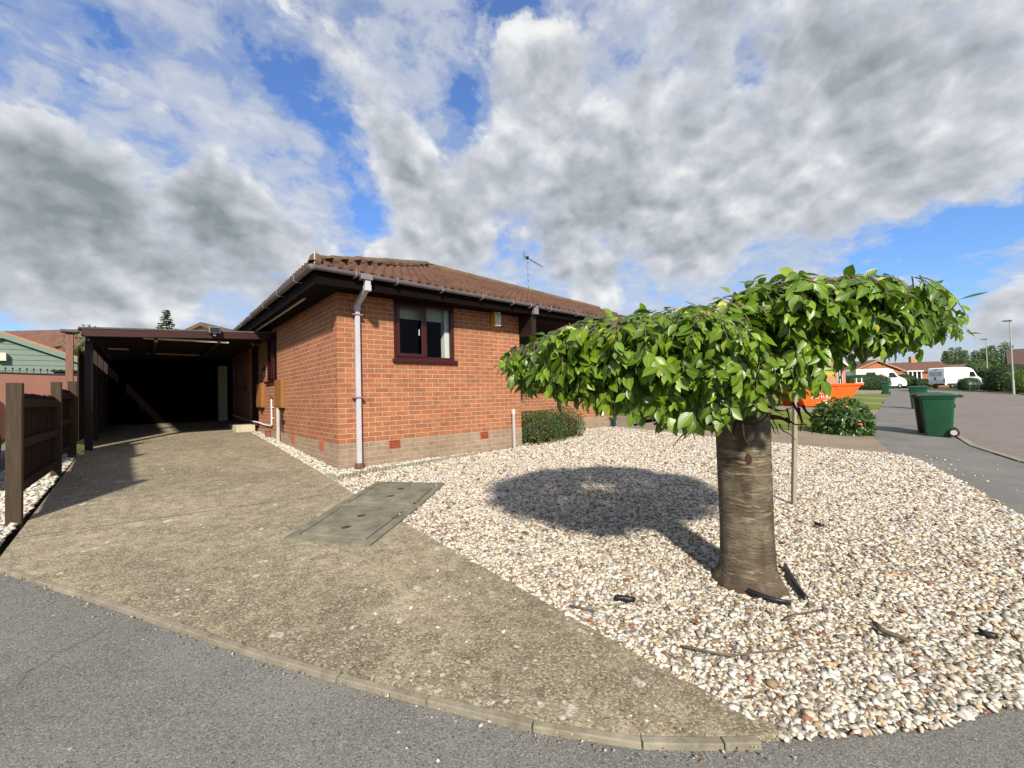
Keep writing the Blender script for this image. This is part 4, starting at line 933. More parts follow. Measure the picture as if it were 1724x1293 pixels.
for i in range(46): # dead stubs and pruned twigs hanging under the head
    a = rng.choice([rng.uniform(math.pi*.75, math.pi*1.25), rng.uniform(-.5, .4), rng.uniform(0, 6.28)]); o = out(np.array([a]))[0]; r0 = rng.uniform(.12, .5)
    p = np.array(TP)+o*r0+zv*rng.uniform(1.08, 1.22); d = norm(o*rng.uniform(.2, 1)-zv*rng.uniform(.1, .8)+rng.normal(0, .35, 3)); pts = [p]
    for k in range(5): d = norm(d+rng.normal(0, .2, 3)); pts.append(pts[-1]+d*rng.uniform(.02, .055))
    dt = MB(); dt.tube(pts, list(np.linspace(rng.uniform(.004, .010), .002, len(pts))), 5); dt.build('dead_twig', M['deadtwig'], T, smooth=True, fix=False).matrix_parent_inverse = Matrix.Translation(-TP)
for a, L, z in ((3.05, .62, 1.16), (2.5, .5, 1.14), (.15, .26, 1.15), (3.6, .4, 1.13)):
    o = out(np.array([a]))[0]; q = [np.array(TP)+o*(.1+L*s)+zv*(z-.10*s*s-.02*math.sin(5*s)) for s in np.linspace(0, 1, 8)]; b = MB(); b.tube(q, list(np.linspace(.03, .008, 8)), 7); b.build('dead_branch', M['deadtwig'], T, smooth=True, fix=False).matrix_parent_inverse = Matrix.Translation(-TP)

# ---- stake, marker post, membrane scraps, fallen twigs
def ground_empty(name, p, rz, label, cat, group=None): return empty(name, (p.x, p.y, gz(p.x, p.y)), rz, label, cat, group)
def gp(x, y): q = w2(x, y); return Vector((*q, gz(*q)))
p = on(1336, 851); b = MB(); b.prism([(-.022, -.05), (.022, -.05), (.026, 1.25), (-.018, 1.25)], 'y', -.018, .018); o = b.build('garden_stake', M['wood_stake'], bevel=.004); o.location = p; o.rotation_euler = (R(1.5), R(2.2), -YAW+.2)
tag(o, 'pale weathered square stake in the gravel right behind the cherry trunk', 'stake')
p = Vector((3.29, -.10, 0)); E = ground_empty('marker_post', p, -.1, 'short pale capped post standing in front of the brick wall', 'post')
b = MB(); b.box((0, 0, .33), (.046, .042, .72)); b.build('post', M['greypl'], E, bevel=.004); b = MB(); b.box((0, 0, .725), (.056, .052, .09)); b.build('cap', M['render'], E, bevel=.006)
def strip(name, pts, w, label, cat='weed membrane', h=.022):
    "a strip of buried plastic standing up through the stones"
    b = MB(); k = len(pts)
    V = []
    for i, q in enumerate(pts):
        a = pts[max(0, i-1)]; c = pts[min(k-1, i+1)]; t = (c-a).normalized(); nn = Vector((-t.y, t.x, 0)); taper = min(1, .35+1.3*min(i, k-1-i)/k)
        for s, z in ((-1, .012), (-.35, h+.014), (.35, h+.010), (1, .010)): V.append(q+nn*s*w*taper*(1+random.uniform(-.2, .2))+Vector((0, 0, z+.012+random.uniform(-.003, .005))))
    b.add(V, [(i*4+j, i*4+j+1, i*4+j+5, i*4+j+4) for i in range(k-1) for j in range(3)])
    o = b.build(name, M['membrane'], smooth=True, fix=False); s = o.modifiers.new('Solidify', 'SOLIDIFY'); s.thickness = .004
    return tag(o, label, cat)
def pix(*q): return [on(x, y) for x, y in q]
strip('membrane_strip', pix((1198, 967), (1225, 984), (1252, 1000), (1278, 1012), (1305, 1020), (1332, 1026)), .017, 'black plastic membrane strip curving along the street side of the cherry trunk')
strip('membrane_strip', pix((1322, 960), (1330, 975), (1338, 990), (1348, 1003), (1358, 1018)), .026, 'crumpled black membrane strip to the right of the cherry trunk base')
for pts, w, lab in ((pix((1036, 1017), (1046, 1015), (1058, 1018), (1070, 1019)), .022, 'black membrane scrap in the gravel between the drive and the cherry'), (pix((1650, 1074), (1660, 1078), (1672, 1080), (1679, 1083)), .03, 'dark scrap of membrane lying out in the gravel towards the road'), (pix((1372, 887), (1380, 889), (1388, 891)), .03, 'small dark membrane scrap in the gravel beyond the cherry trunk')): strip('membrane_scrap', pts, w, lab)
for pts, r, lab in ((pix((1148, 1100), (1185, 1109), (1230, 1114), (1275, 1112), (1320, 1106), (1345, 1098)), .006, 'long thin curved twig lying on the gravel'), (pix((1472, 1060), (1490, 1075), (1510, 1082), (1532, 1092)), .014, 'thick broken brown branch piece lying on the gravel'), (pix((1322, 1055), (1345, 1045), (1372, 1038)), .005, 'short pale twig on the gravel below the cherry trunk'), (pix((958, 1028), (985, 1035), (1000, 1040)), .006, 'dark twig on the gravel beside the drive edge')):
    b = MB(); b.tube([q+Vector((random.uniform(-.01, .01), random.uniform(-.01, .01), .035+.004*(i % 2))) for i, q in enumerate(pts)], [r*(1-.1*i) for i in range(len(pts))], 6); tag(b.build('fallen_twig', M['twig'], smooth=True), lab, 'twig')
P = rng.uniform([-.2, -6.3], [6.5, -.5], (220, 2)); P = P[inside(GRAVEL, P)]; z = GZ(P[:, 0], P[:, 1])+.03; n = len(P)
tag(leaves('leaf_litter', np.column_stack([P, z]), norm(rng.normal(0, 1, (n, 3))*[1, 1, .2]), norm(rng.normal(0, .35, (n, 3))+zv), rng.uniform(.03, .06, n), M['litter']), 'scattered dry brown leaves on the gravel', 'fallen leaves', kind='stuff')

# ---- shrubs
def shrub(name, c, rad, n, size, mat, label, cat='shrub', group=None, tpl=RH, core=None, power=2., lump=.25, zmin=-.55, depth=.35, stems=10, down=.2):
    E = empty(name, (c[0], c[1], gz(c[0], c[1])), 0, label, cat, group)
    leafy('foliage', (0, 0, rad[2]*.52), rad, n, size, mat, E, power, depth, lump, tpl, down, zmin)
    if core:
        b = MB(); k = 12; V, Fc = ico(2); V = V*np.array(rad)*.72+np.array([0, 0, rad[2]*.5]); big_mesh('inner_foliage', V, Fc, core, E)
    if stems:
        b = MB()
        for i in range(stems):
            a = rng.uniform(0, 6.28); r = rng.uniform(0, .5); b.tube([(rad[0]*r*math.cos(a)*.6, rad[1]*r*math.sin(a)*.6, -.02), (rad[0]*r*math.cos(a), rad[1]*r*math.sin(a), rad[2]*.3), (rad[0]*1.5*r*math.cos(a), rad[1]*1.5*r*math.sin(a), rad[2]*.8)], [.012, .009, .004], 5)
        b.build('stem', M['twig'], E, smooth=True)
    return E
shrub('low_shrub', (4.28, .30), (.74, .42, .45), 10000, .032, M['shrubleaf'], 'low clipped green shrub below the brick wall beside the marker post', group='shrubs against the bungalow', power=2.6, lump=.2, depth=.55, stems=24, core=M['deadtwig'])
shrub('low_shrub', (5.32, .50), (.66, .40, .44), 7000, .032, M['shrubleaf'], 'low shrub with brown bare patches, farther from the marker post, behind the cherry', group='shrubs against the bungalow', power=2.4, lump=.25, depth=.7, stems=40, core=M['deadtwig'])
q = w2(8.68, 11.25); lt = leaf_template(5, .22, .2, .1)
E = shrub('round_bush', q, (.64, .62, .56), 1700, .115, M['laurel'], 'round glossy dark green bush on the lawn corner beside the pavement', power=2.3, lump=.12, tpl=lt, core=M['hedge'], down=.55, depth=.3, zmin=-.8)
b = MB(); fl = -FWD*.66-RGT*.08; b.lathe([(0, .03), (.03, .035), (.055, .01), (.03, -.02), (0, -.02)], (fl.x, fl.y, .26), 8); b.build('flower', plain('pink_flower', (.65, .10, .09), .6, .2, 20, .1), E)

# ---------------------------------------------------------------- neighbouring plots on the right
def cam_empty(name, x, y, rz, label, cat, group=None, dz=0):
    q = w2(x, y); return empty(name, (q[0], q[1], gz(*q)+dz), -YAW+rz, label, cat, group)
p = Vector((8.03, 1.02, 0)); E = ground_empty('gate_post', p, 0, 'dark green metal post at the corner of the bungalow behind the cherry', 'post')
b = MB(); b.bb(-.055, .055, -.055, .055, -.05, 1.45); b.build('post', M['greenpost'], E, bevel=.008); b = MB(); b.bb(-.065, .065, -.065, .065, 1.451, 1.475); b.build('cap', M['greenpost'], E, bevel=.006)
E = empty('driveway_gate', (10.1, 1.25, gz(10, 1.25)), 0, 'black barred metal gate across the neighbouring drive', 'gate')
b = MB(); 
for k in range(13): b.tube([(.06+k*.108, 0, .07), (.06+k*.108, 0, .98)], .008, 6)
b.build('bar', M['black'], E, smooth=True); b = MB(); b.bb(0, 1.42, -.018, .018, .05, .085); b.bb(0, 1.42, -.018, .018, .94, .975); b.bb(-.02, .02, -.02, .02, .02, 1.02); b.bb(1.40, 1.44, -.02, .02, .02, 1.02); b.build('frame', M['black'], E)
def house(name, c, rz, w, d, eave, rise, label, wall, roofm, zbase=None, windows=(), ov=.3, chimney=None, cat='bungalow', barge=None, group=None, hip=False):
    "gabled block: local x across the gable, y along the ridge, gable faces -y"
    E = empty(name, (c[0], c[1], gz(*c[:2]) if zbase is None else zbase), rz, label, cat, group)
    b = MB(); h = w/2; pts = [(-h, -.5), (h, -.5), (h, eave), (0, eave+rise), (-h, eave)]
    for y, fl in ((0, 0), (d, 1)):
        P = [(x, y, z) for x, z in pts]; uv = [(x, z) for x, z in pts]
        b.add(P, [tuple(range(5))], [uv])
    for x in (-h, h): b.quad((x, 0, -.5), (x, d, -.5), (x, d, eave), (x, 0, eave), [(0, -.5), (d, -.5), (d, eave), (0, eave)])
    b.build('wall', wall, E)
    b = MB(); sl = rise/h; t = .09
    for sg in (-1, 1):
        xo = sg*(h+ov); zo = eave-ov*sl
        Q = [(xo, -ov, zo+.03), (0, -ov, eave+rise+.03), (0, d+ov, eave+rise+.03), (xo, d+ov, zo+.03)]
        b.add(Q+[(x, y, z+t) for x, y, z in Q], [(0, 1, 2, 3), (4, 5, 6, 7), (0, 1, 5, 4), (1, 2, 6, 5), (2, 3, 7, 6), (3, 0, 4, 7)])
    r = b.build('roof', roofm, E)
    if barge:
        b = MB()
        for sg in (-1, 1):
            xo = sg*(h+ov); zo = eave-ov*sl; y = -ov-.03
            b.add([(xo, y, zo-.14), (0, y, eave+rise-.14), (0, y, eave+rise+.06), (xo, y, zo+.06), (xo, y+.025, zo-.14), (0, y+.025, eave+rise-.14), (0, y+.025, eave+rise+.06), (xo, y+.025, zo+.06)], [(0, 1, 2, 3), (4, 5, 6, 7), (0, 1, 5, 4), (2, 3, 7, 6), (1, 2, 6, 5), (3, 0, 4, 7)])
        b.build('bargeboard', barge, r)
    for (face, u, z, ww, hh) in windows:
        b = MB()
        if face == 'f': b.box((u, -.02, z), (ww, .05, hh))
        else: b.box((h*face+.02*face, u, z), (.05, ww, hh))
        f = b.build('window', M['whitepl'], E); b = MB(); b2 = .06
        for s in (-1, 1):
            if face == 'f': b.box((u+s*ww/4, -.05, z), (ww/2-1.5*b2, .02, hh-2*b2))
            else: b.box((h*face+.05*face, u+s*ww/4, z), (.02, ww/2-1.5*b2, hh-2*b2))
        b.build('pane', M['vanglass'], f)
    if chimney:
        b = MB(); b.box(chimney[:3], chimney[3:]); b.build('chimney', wall, E)
    return E
house('neighbour_bungalow', (16.2, 4.4), 0, 7.6, 9, 2.5, 1.35, 'brick bungalow on the plot beyond the neighbouring drive, hidden by the cherry', M['far_brick'], M['fartile'], windows=(('f', -1.6, 1.6, 1.6, 1.1), ('f', 1.8, 1.6, 1.4, 1.1)), barge=M['mahogany'])
q = at(1392, 650, 38); house('brick_porch_house', (q.x, q.y), -YAW+.25, 4.4, 6, 2.5, 1.3, 'pinkish brick bungalow end behind the orange skip', plain('pinkish_brick_face', (.42, .2, .12), .85, .12, 9, .2), M['fartile'], barge=M['whitepl'], windows=(('f', 1.5, 1.5, .5, 1.6),))
# round-ended shapes for bins
def make_bin(name, body, label, group):
    E = empty(name, (0, 0, 0), 0, label, 'wheelie bin', group)
    b = MB(); h0, h1 = .08, .98
    def ring(x0, x1, wy, z, r=.06):
        pts = []
        for cx, cy, a0 in ((x1-r, wy-r, 0), (x0+r, wy-r, 90), (x0+r, -wy+r, 180), (x1-r, -wy+r, 270)):
            for k in range(4): a = R(a0+30*k); pts.append((cx+r*math.cos(a), cy+r*math.sin(a), z))
        return pts
    rings = [ring(-.24, .25, .215, .0, .05), ring(-.245, .255, .22, .03), ring(-.31, .315, .27, h1-.06), ring(-.335, .335, .288, h1-.05), ring(-.34, .34, .29, h1)]
    n = len(rings[0])
    for r in rings: b.v += r
    for i in range(len(rings)-1):
        for k in range(n): b.f.append([i*n+k, i*n+(k+1) % n, (i+1)*n+(k+1) % n, (i+1)*n+k]); b.uv.append(None); b.mi.append(0)
    b.f.append(list(range(n))[::-1]); b.uv.append(None); b.mi.append(0)
    b.box((.275, 0, .75), (.10, .34, .10)); b.build('body', body, E, smooth='auto')
    b = MB(); rings = [ring(-.37, .36, .305, h1+.002, .07), ring(-.375, .36, .31, h1+.03, .07), ring(-.33, .33, .27, h1+.062, .09), ring(-.2, .2, .16, h1+.085, .07)]
    for r in rings: b.v += r
    for i in range(len(rings)-1):
        for k in range(n): b.f.append([i*n+k, i*n+(k+1) % n, (i+1)*n+(k+1) % n, (i+1)*n+k]); b.uv.append(None); b.mi.append(0)
    b.f.append([3*n+k for k in range(n)]); b.uv.append(None); b.mi.append(0); b.f.append(list(range(n))[::-1]); b.uv.append(None); b.mi.append(0)
    b.tube([(.36, -.22, h1+.02), (.43, -.22, h1+.03), (.43, .22, h1+.03), (.36, .22, h1+.02)], .017, 8)
    b.box((.40, -.25, h1), (.12, .05, .05)); b.box((.40, .25, h1), (.12, .05, .05)); b.build('lid', body, E, smooth='auto')
    for s in (-1, 1):
        b = MB(); b.lathe([(.0, -.03), (.075, -.03), (.098, -.022), (.104, 0), (.098, .022), (.075, .03), (0, .03)], n=24); o = b.build('wheel', M['black'], E, smooth='auto'); o.location = (.27, s*.262, .10); o.rotation_euler = (R(90), 0, 0)
        b = MB(); b.lathe([(0, -.034), (.022, -.036), (.03, -.031), (.055, -.031), (.062, -.0315), (.062, .0315), (.055, .031), (.022, .036), (0, .034)], n=20); r = b.build('rim', plain('pale_wheel_hub', (.5, .48, .42), .5, .15, 9), o, smooth='auto')
    b = MB(); b.tube([(.27, -.24, .10), (.27, .24, .10)], .012, 8); b.build('axle', M['steel'], E)
    return E
gb = make_bin('wheelie_bin', M['greenbin'], 'dark green wheelie bin nearest on the pavement edge, hub of its wheel showing', 'wheelie bins put out on the pavement')
bb = make_bin('wheelie_bin', M['brownbin'], 'brown wheelie bin tucked tight behind the nearest green bin', 'wheelie bins put out on the pavement')
VR = (RGT*.70+FWD*.714).normalized(); PR = Vector((VR.y, -VR.x)); ang = math.atan2(PR.y, PR.x)
def put(o, px, py, off=0, dr=0, rz=0):
    p = on(px, py); v = Vector((p.x-EYE_P.x, p.y-EYE_P.y)).normalized(); q = Vector((p.x, p.y))+v*off+Vector((v.y, -v.x))*dr
    o.location = (q.x, q.y, gz(q.x, q.y)+.004); o.rotation_euler.z = math.atan2(-v.x, v.y)+rz
put(gb, 1580, 735, .28); put(bb, 1580, 735, .93, -.14, .06)
g2 = copy_tree(gb); g2['label'] = 'dark green wheelie bin farther up the pavement, behind the nearest pair'; put(g2, 1547, 688.5, .28)
g3 = copy_tree(gb); g3['label'] = 'green wheelie bin on the grass edge in front of the white camper van'; put(g3, 1491, 664, .28, 0, math.pi*.5)
b3 = copy_tree(bb); b3['label'] = 'small brown wheelie bin against the clipped hedge far up the street'; put(b3, 1476, 656.5, .28, 0, math.pi*.5)
# skip
p = on(1392, 686); q = p+Vector((*(FWD*.85), 0)); E = empty('skip', (q.x, q.y, gz(q.x, q.y)), -YAW, 'orange builders skip with white lettering on the neighbouring drive', 'skip')
b = MB(); x0, x1, t0_, t1_, hy, hz = -1.0, .92, -1.5, 1.75, .82, 1.05
V = [(x0, -hy, .04), (x1, -hy, .04), (x1, hy, .04), (x0, hy, .04), (t0_, -hy-.05, hz), (t1_, -hy-.05, hz), (t1_, hy+.05, hz), (t0_, hy+.05, hz)]
b.add(V, [(3, 2, 1, 0), (0, 1, 5, 4), (1, 2, 6, 5), (2, 3, 7, 6), (3, 0, 4, 7)]); o = b.build('body', M['skip'], E); s = o.modifiers.new('Solidify', 'SOLIDIFY'); s.thickness = .03
b = MB(); 
for y in (-hy-.06, hy+.06): b.bb(t0_-.04, t1_+.04, y-.04, y+.04, hz-.06, hz+.05)
for x in (t0_, t1_): b.bb(x-.05, x+.05, -hy-.02, hy+.02, hz-.05, hz+.045)
for x in (-.35, .55): b.bb(x-.04, x+.04, -hy-.10, -hy-.02, .06, hz-.061, 0) if False else b.box((x, -hy-.055, hz-.13), (.12, .05, .14))
b.build('rim', M['skip'], E, bevel=.01)
b = MB()
for x in (t1_-.28, t1_-.02): b.tube([(x, -hy-.05, hz+.02), (x, -hy-.05, hz+.30)], .022, 8)
b.bb(t1_-.36, t1_+.05, -hy-.1, -hy+.0, hz+.051, hz+.075); b.build('lifting_lug', M['whitepl'], E)
wt = plain('white_lettering', (.8, .72, .68), .6, .05, 5, 0)
def text(s, size, loc, rot, mat, parent, align='RIGHT', ext=.004):
    c = bpy.data.curves.new('lettering', 'FONT'); c.body = s; c.size = size; c.align_x = align; c.extrude = ext; c.materials.append(mat)
    o = bpy.data.objects.new('lettering', c); COL.objects.link(o); o.parent = parent; o.location = loc; o.rotation_euler = rot
    dg = bpy.context.evaluated_depsgraph_get(); me = bpy.data.meshes.new_from_object(o.evaluated_get(dg)); n = bpy.data.objects.new('lettering', me); COL.objects.link(n); n.parent = parent; n.location = loc; n.rotation_euler = rot
    bpy.data.objects.remove(o); n.name = 'lettering'; return n
th = math.atan2(.05, hz)
for s, z, sz in (('MALTBY', .63, .26), ('SKIP HIRE', .40, .235), ('. . . 1815', .2, .2)): text(s, sz, (.2, -hy-.05*z/hz-.045, z), (R(90)-th*-1, 0, 0), wt, E)

# ---------------------------------------------------------------- vehicles
def wheels(E, xs, y, r, w=.2):
    for x in xs:
        for s in (-1, 1):
            b = MB(); b.lathe([(.55*r, -w/2), (.85*r, -w/2), (r, -w/2+.03), (r, w/2-.03), (.85*r, w/2), (.55*r, w/2)], n=26); o = b.build('wheel', M['black'], E, smooth='auto'); o.location = (x, s*y, r); o.rotation_euler = (R(90), 0, 0)
            b = MB(); b.lathe([(0, -w/2+.01), (.2*r, -w/2), (.56*r, -w/2+.03), (.56*r, w/2-.03), (.2*r, w/2), (0, w/2-.01)], n=20); b.build('rim', M['steel'], o, smooth='auto')
def vehicle(name, loc, rz, prof, w, label, cat, paint, side_glass=(), wheel_x=(1., 4.), r=.34, front=(), roofz=None, lower='black', tumble=.06):
    E = empty(name, loc, rz, label, cat); h = w/2; b = MB(); n = len(prof); zm = max(p[1] for p in prof)
    def yy(z): return h-tumble*max(0, (z-1.0)/(zm-1.0))
    V = [(x, -yy(z), z) for x, z in prof]+[(x, yy(z), z) for x, z in prof]
    b.add(V, [tuple(range(n)), tuple(range(n, 2*n))[::-1]]+[(i, (i+1) % n, n+(i+1) % n, n+i) for i in range(n)])
    b.build('body', paint, E, bevel=.05)
    for g in side_glass:
        for s in (-1, 1):
            b = MB(); P = [(x, s*(yy(z)+.006), z) for x, z in g]; b.add(P+[(x, y-s*.02, z) for x, y, z in P], [tuple(range(len(g))), tuple(range(len(g), 2*len(g)))]+[(i, (i+1) % len(g), len(g)+(i+1) % len(g), len(g)+i) for i in range(len(g))]); b.build('window', M['vanglass'], E)
    wheels(E, wheel_x, h-.08, r)
    return E, yy
p = on(1577, 654.3); hd = (RGT*.985+FWD*.17).normalized()
VAN, yy = vehicle('large_van', (p.x, p.y, gz(p.x, p.y)), math.atan2(hd.y, hd.x), [(0, .42), (-.03, 1.2), (.05, 2.58), (.16, 2.72), (3.6, 2.74), (4.35, 2.62), (4.75, 2.35), (5.35, 1.55), (5.95, 1.22), (6.05, .5), (5.9, .38)], 2.0, 'tall white panel van parked across the road seen from its back doors', 'van', M['white'], [[(4.0, 1.45), (5.1, 1.45), (4.75, 2.1), (4.05, 2.1)]], (1.15, 4.95))
b = MB()
for s in (-1, 1): b.box((-.005, s*.45, 1.95), (.04, .62, .62))
d = b.build('rear_window', plain('pale_tinted_glass', (.42, .47, .46), .15, .1, 5, 0, .6), VAN, bevel=.02)
b = MB(); b.box((-.03, 0, 1.5), (.02, .02, 2.0)); b.box((-.035, .12, 1.3), (.05, .18, .22)); b.box((-.02, 0, 2.52), (.05, .6, .05)); b.build('rear_door_trim', M['black'], VAN)
for s in (-1, 1): b = MB(); b.box((-.02, s*.93, 1.05), (.09, .13, .5)); b.build('tail_light', M['redlamp'], VAN, bevel=.02)
b = MB(); b.box((-.06, 0, .52), (.16, 1.9, .24)); b.box((3, 1.0, .55), (5.4, .03, .2)); b.box((3, -1.0, .55), (5.4, .03, .2)); b.build('bumper', M['black'], VAN, bevel=.02)
b = MB(); b.box((-.146, .5, .55), (.01, .5, .11)); b.build('number_plate', plain('yellow_plate', (.6, .5, .05), .5, .05, 4, 0), VAN)
p = at(1516, 655, 56); 
CV, yy = vehicle('camper_van', (p.x, p.y, gz(p.x, p.y)), math.atan2(RGT.y, RGT.x), [(-6.4, .42), (-6.45, 2.5), (-6.3, 2.62), (-2.3, 2.66), (-1.75, 2.5), (-1.0, 1.62), (-.25, 1.28), (-.02, .95), (0, .45), (-.2, .34)], 2.0, 'white camper van standing behind the clipped hedge, cab facing the road', 'camper van', M['white'], [[(-2.3, 1.45), (-1.15, 1.45), (-1.65, 2.1), (-2.25, 2.1)], [(-5.2, 1.75), (-4.0, 1.75), (-4.0, 2.2), (-5.2, 2.2)]], (-5.2, -.95))
b = MB(); b.add([(-1.72, -.78, 2.42), (-1.72, .78, 2.42), (-.97, .86, 1.66), (-.97, -.86, 1.66), (-1.72+.02, -.78, 2.46), (-1.72+.02, .78, 2.46), (-.95, .86, 1.69), (-.95, -.86, 1.69)], [(0, 1, 2, 3), (4, 5, 6, 7), (0, 1, 5, 4), (1, 2, 6, 5), (2, 3, 7, 6), (3, 0, 4, 7)]); b.build('windscreen', M['vanglass'], CV)
for s in (-1, 1): b = MB(); b.box((-.12, s*.72, 1.0), (.2, .34, .2)); b.build('headlight', M['steel'], CV, bevel=.03)
b = MB(); b.box((-.0, 0, .55), (.12, 1.9, .22)); b.box((-.01, 0, .85), (.05, 1.0, .12)); b.build('bumper', M['black'], CV, bevel=.02)
E, yy = vehicle('parked_car', (-4.74, 4.52, gz(-4.7, 2.5)+.02), R(-90), [(0, .45), (-.02, .8), (.12, .98), (.7, 1.08), (1.15, 1.42), (2.4, 1.45), (3.1, 1.0), (4.0, .86), (4.2, .6), (4.15, .28), (.1, .28)], 1.72, 'black parked car on the neighbouring drive, mostly outside the frame beyond the fence', 'car', M['darkcar'], [[(.8, 1.05), (1.2, 1.36), (2.3, 1.39), (2.85, 1.05)]], (.75, 3.4), .31)
for s in (-1, 1): b = MB(); b.box((.02, s*.74, .86), (.08, .2, .14)); b.build('tail_light', M['redlamp'], E, bevel=.02)
p = on(1683, 655); E, yy = vehicle('parked_car', (*(Vector((p.x, p.y))+RGT*1.4+FWD*2.2), gz(p.x, p.y)), -YAW+math.pi, [(0, .45), (-.02, .8), (.12, .98), (.7, 1.08), (1.15, 1.42), (2.4, 1.45), (3.1, 1.0), (4.0, .86), (4.2, .6), (4.15, .28), (.1, .28)], 1.72, 'pale silver car just showing behind the big dark hedge by the far pavement', 'car', plain('silver_car_paint', (.5, .55, .57), .25, .05, 3, 0, .5), [[(.8, 1.05), (1.2, 1.36), (2.3, 1.39), (2.85, 1.05)]], (.75, 3.4), .31)

# ---------------------------------------------------------------- far side of the street
def hedge(px, py, Y, rad, label, mat, n, size, power=3.5, rz=0, name='clipped_hedge', cat='hedge', core=True):
    q = at(px, py, Y); E = empty(name, (q.x, q.y, gz(q.x, q.y)), -YAW+rz, label, cat)
    leafy('foliage', (0, 0, rad[2]*.96), rad, n, size, mat, E, power, .12, .0, RH, .1, -.98)
    V, Fc = ico(3); V = norm(V); k = (np.abs(V)**power).sum(1)**(-1/power); V = V*k[:, None]*np.array(rad)*.93+np.array([0, 0, rad[2]*.93]); big_mesh('inner_foliage', V, Fc, mat, E, tint=np.full(len(V), .15))
    return E
hedge(1457, 655, 50, (2.6, 1.0, .88), 'long low clipped hedge in front of the white camper van', M['hedge'], 5000, .12)
hedge(1700, 655, 44, (2.0, 1.4, 1.42), 'big rounded dark green hedge at the right, tallest on the far pavement', M['hedge'], 5200, .13, 3.)
hedge(1727, 656, 39.5, (1.25, 1.0, 1.05), 'bright yellow green rounded hedge at the right edge', M['hedge2'], 3500, .11, 2.4)
hedge(1632, 654, 51, (1.0, .7, .72), 'low hedge between the white panel van and the street sign', M['hedge'], 2200, .11, 3.)
hedge(1667, 655, 50, (.9, .6, .42), 'low dark hedge between the street sign and the silver car', M['hedge'], 1500, .1, 3.)
hedge(1545, 655, 62, (2.6, .9, .62), 'low garden bushes under the white bay window across the street', M['hedge'], 2600, .16, 2.2, name='garden_bush', cat='bush')
hedge(1524, 656, 60, (1.3, .9, .95), 'dark round bush beside the nose of the camper van', M['hedge'], 1600, .15, 2.2, name='garden_bush', cat='bush')
E = hedge(1648, 655, 63, (1.9, 1.6, 2.15), 'cone shaped green conifer bush behind the street sign', M['fartree'], 3200, .2, 1.6, name='conifer_bush', cat='bush')
p = on(1637, 656); p = at(1641, 655, 47); E = empty('street_sign', (p.x, p.y, gz(p.x, p.y)), -YAW-.25, 'low white street nameplate on two posts in front of the hedges', 'sign')
for x in (-.40, .40): b = MB(); b.box((x, 0, .4), (.07, .05, .9)); b.build('post', M['lamppole'], E)
b = MB(); b.box((0, -.04, .78), (1.05, .03, .24)); pl = b.build('name_plate', M['whitepl'], E, bevel=.006)
b = MB(); b.box((0, -.058, .78), (.78, .004, .035)); b.box((0, -.058, .83), (.5, .004, .02)); b.build('print', plain('faded_sign_print', (.3, .3, .29), .6, .1, 5, 0), pl)
def lamp(px, py, Y, hgt, label):
    q = at(px, py, Y); E = empty('street_lamp', (q.x, q.y, gz(q.x, q.y)), -YAW, label, 'street lamp', 'lamp posts on the far side of the street')
    b = MB(); b.tube([(0, 0, 0), (0, 0, 1.3)], .085, 12); b.tube([(0, 0, 1.3), (0, 0, hgt)], [.06, .04], 12); b.build('pole', M['lamppole'], E, smooth='auto')
    b = MB(); b.prism([(-.62, .0), (-.5, -.05), (.05, -.06), (.1, .0), (.03, .07), (-.45, .05)], 'y', -.13, .13); o = b.build('lamp_head', M['felt'], E, bevel=.015); o.location.z = hgt
    b = MB(); b.box((-.3, 0, -.058), (.42, .2, .012)); c = b.build('lens', M['whitepl'], o)
q = at(1700, 540, 38); lamp(1706.5, 655, 38, q.z-gz(q.x, q.y), 'taller nearer street lamp rising in front of the big dark hedge')
q = at(1660, 571, 56); lamp(1664, 650, 56, q.z-gz(q.x, q.y), 'shorter looking street lamp farther off, beside the conifer bush')
q = at(1477, 650, 69); house('gable_bungalow', (q.x, q.y), -YAW+.12, 10.5, 12, 2.35, 1.85, 'orange brick bungalow with a wide blank gable behind the camper van', M['far_brick'], M['fartile'], barge=M['far_brick'], windows=((1, 1.7, 1.35, 2.2, 1.5),))
q = at(1541, 650, 66); E = empty('bay_porch', (q.x, q.y, gz(q.x, q.y)), -YAW, 'white framed bay window porch at the corner of the gable bungalow', 'porch')
b = MB(); b.box((0, .4, .55), (2.2, .8, 1.1)); b.build('wall', M['far_brick'], E); b = MB(); b.box((0, .4, 2.45), (2.6, 1.1, .16)); b.build('roof', M['whitepl'], E, bevel=.01)
for x in (-1.02, -.34, .34, 1.02): b = MB(); b.box((x, .02, 1.75), (.16, .12, 1.28)); b.build('frame', M['whitepl'], E)
b = MB(); b.box((0, .1, 1.75), (1.9, .03, 1.2)); b.build('pane', M['vanglass'], E)
q = at(1580, 650, 80); house('brown_roof_bungalow', (q.x, q.y), -YAW+1.35, 9, 14, 2.5, 1.9, 'bungalow with a brown tiled roof beyond the white bay window', M['far_brick'], M['fartile'], windows=((-1, 3, 1.5, 2, 1.2),), chimney=(0, 4, 5., .7, .7, 1.2))
q = at(1625, 650, 95); house('low_grey_roof_house', (q.x, q.y), -YAW+1.5, 8, 16, 2.4, 1.9, 'low house with a dull brown roof showing above the white panel van', M['render'], plain('dull_brown_slate', (.13, .09, .085), .85, .2, 4, .2), barge=M['whitepl'])
q = at(1702, 650, 58); house('right_edge_house', (q.x, q.y), -YAW+R(-138), 8, 9, 3.0, 2.2, 'house with a dark brown roof and white gutter behind the hedges at the right edge', M['far_brick'], plain('dark_brown_roof', (.10, .055, .045), .85, .2, 6, .3), windows=((1, 3, 1.6, 1.6, 1.2),))
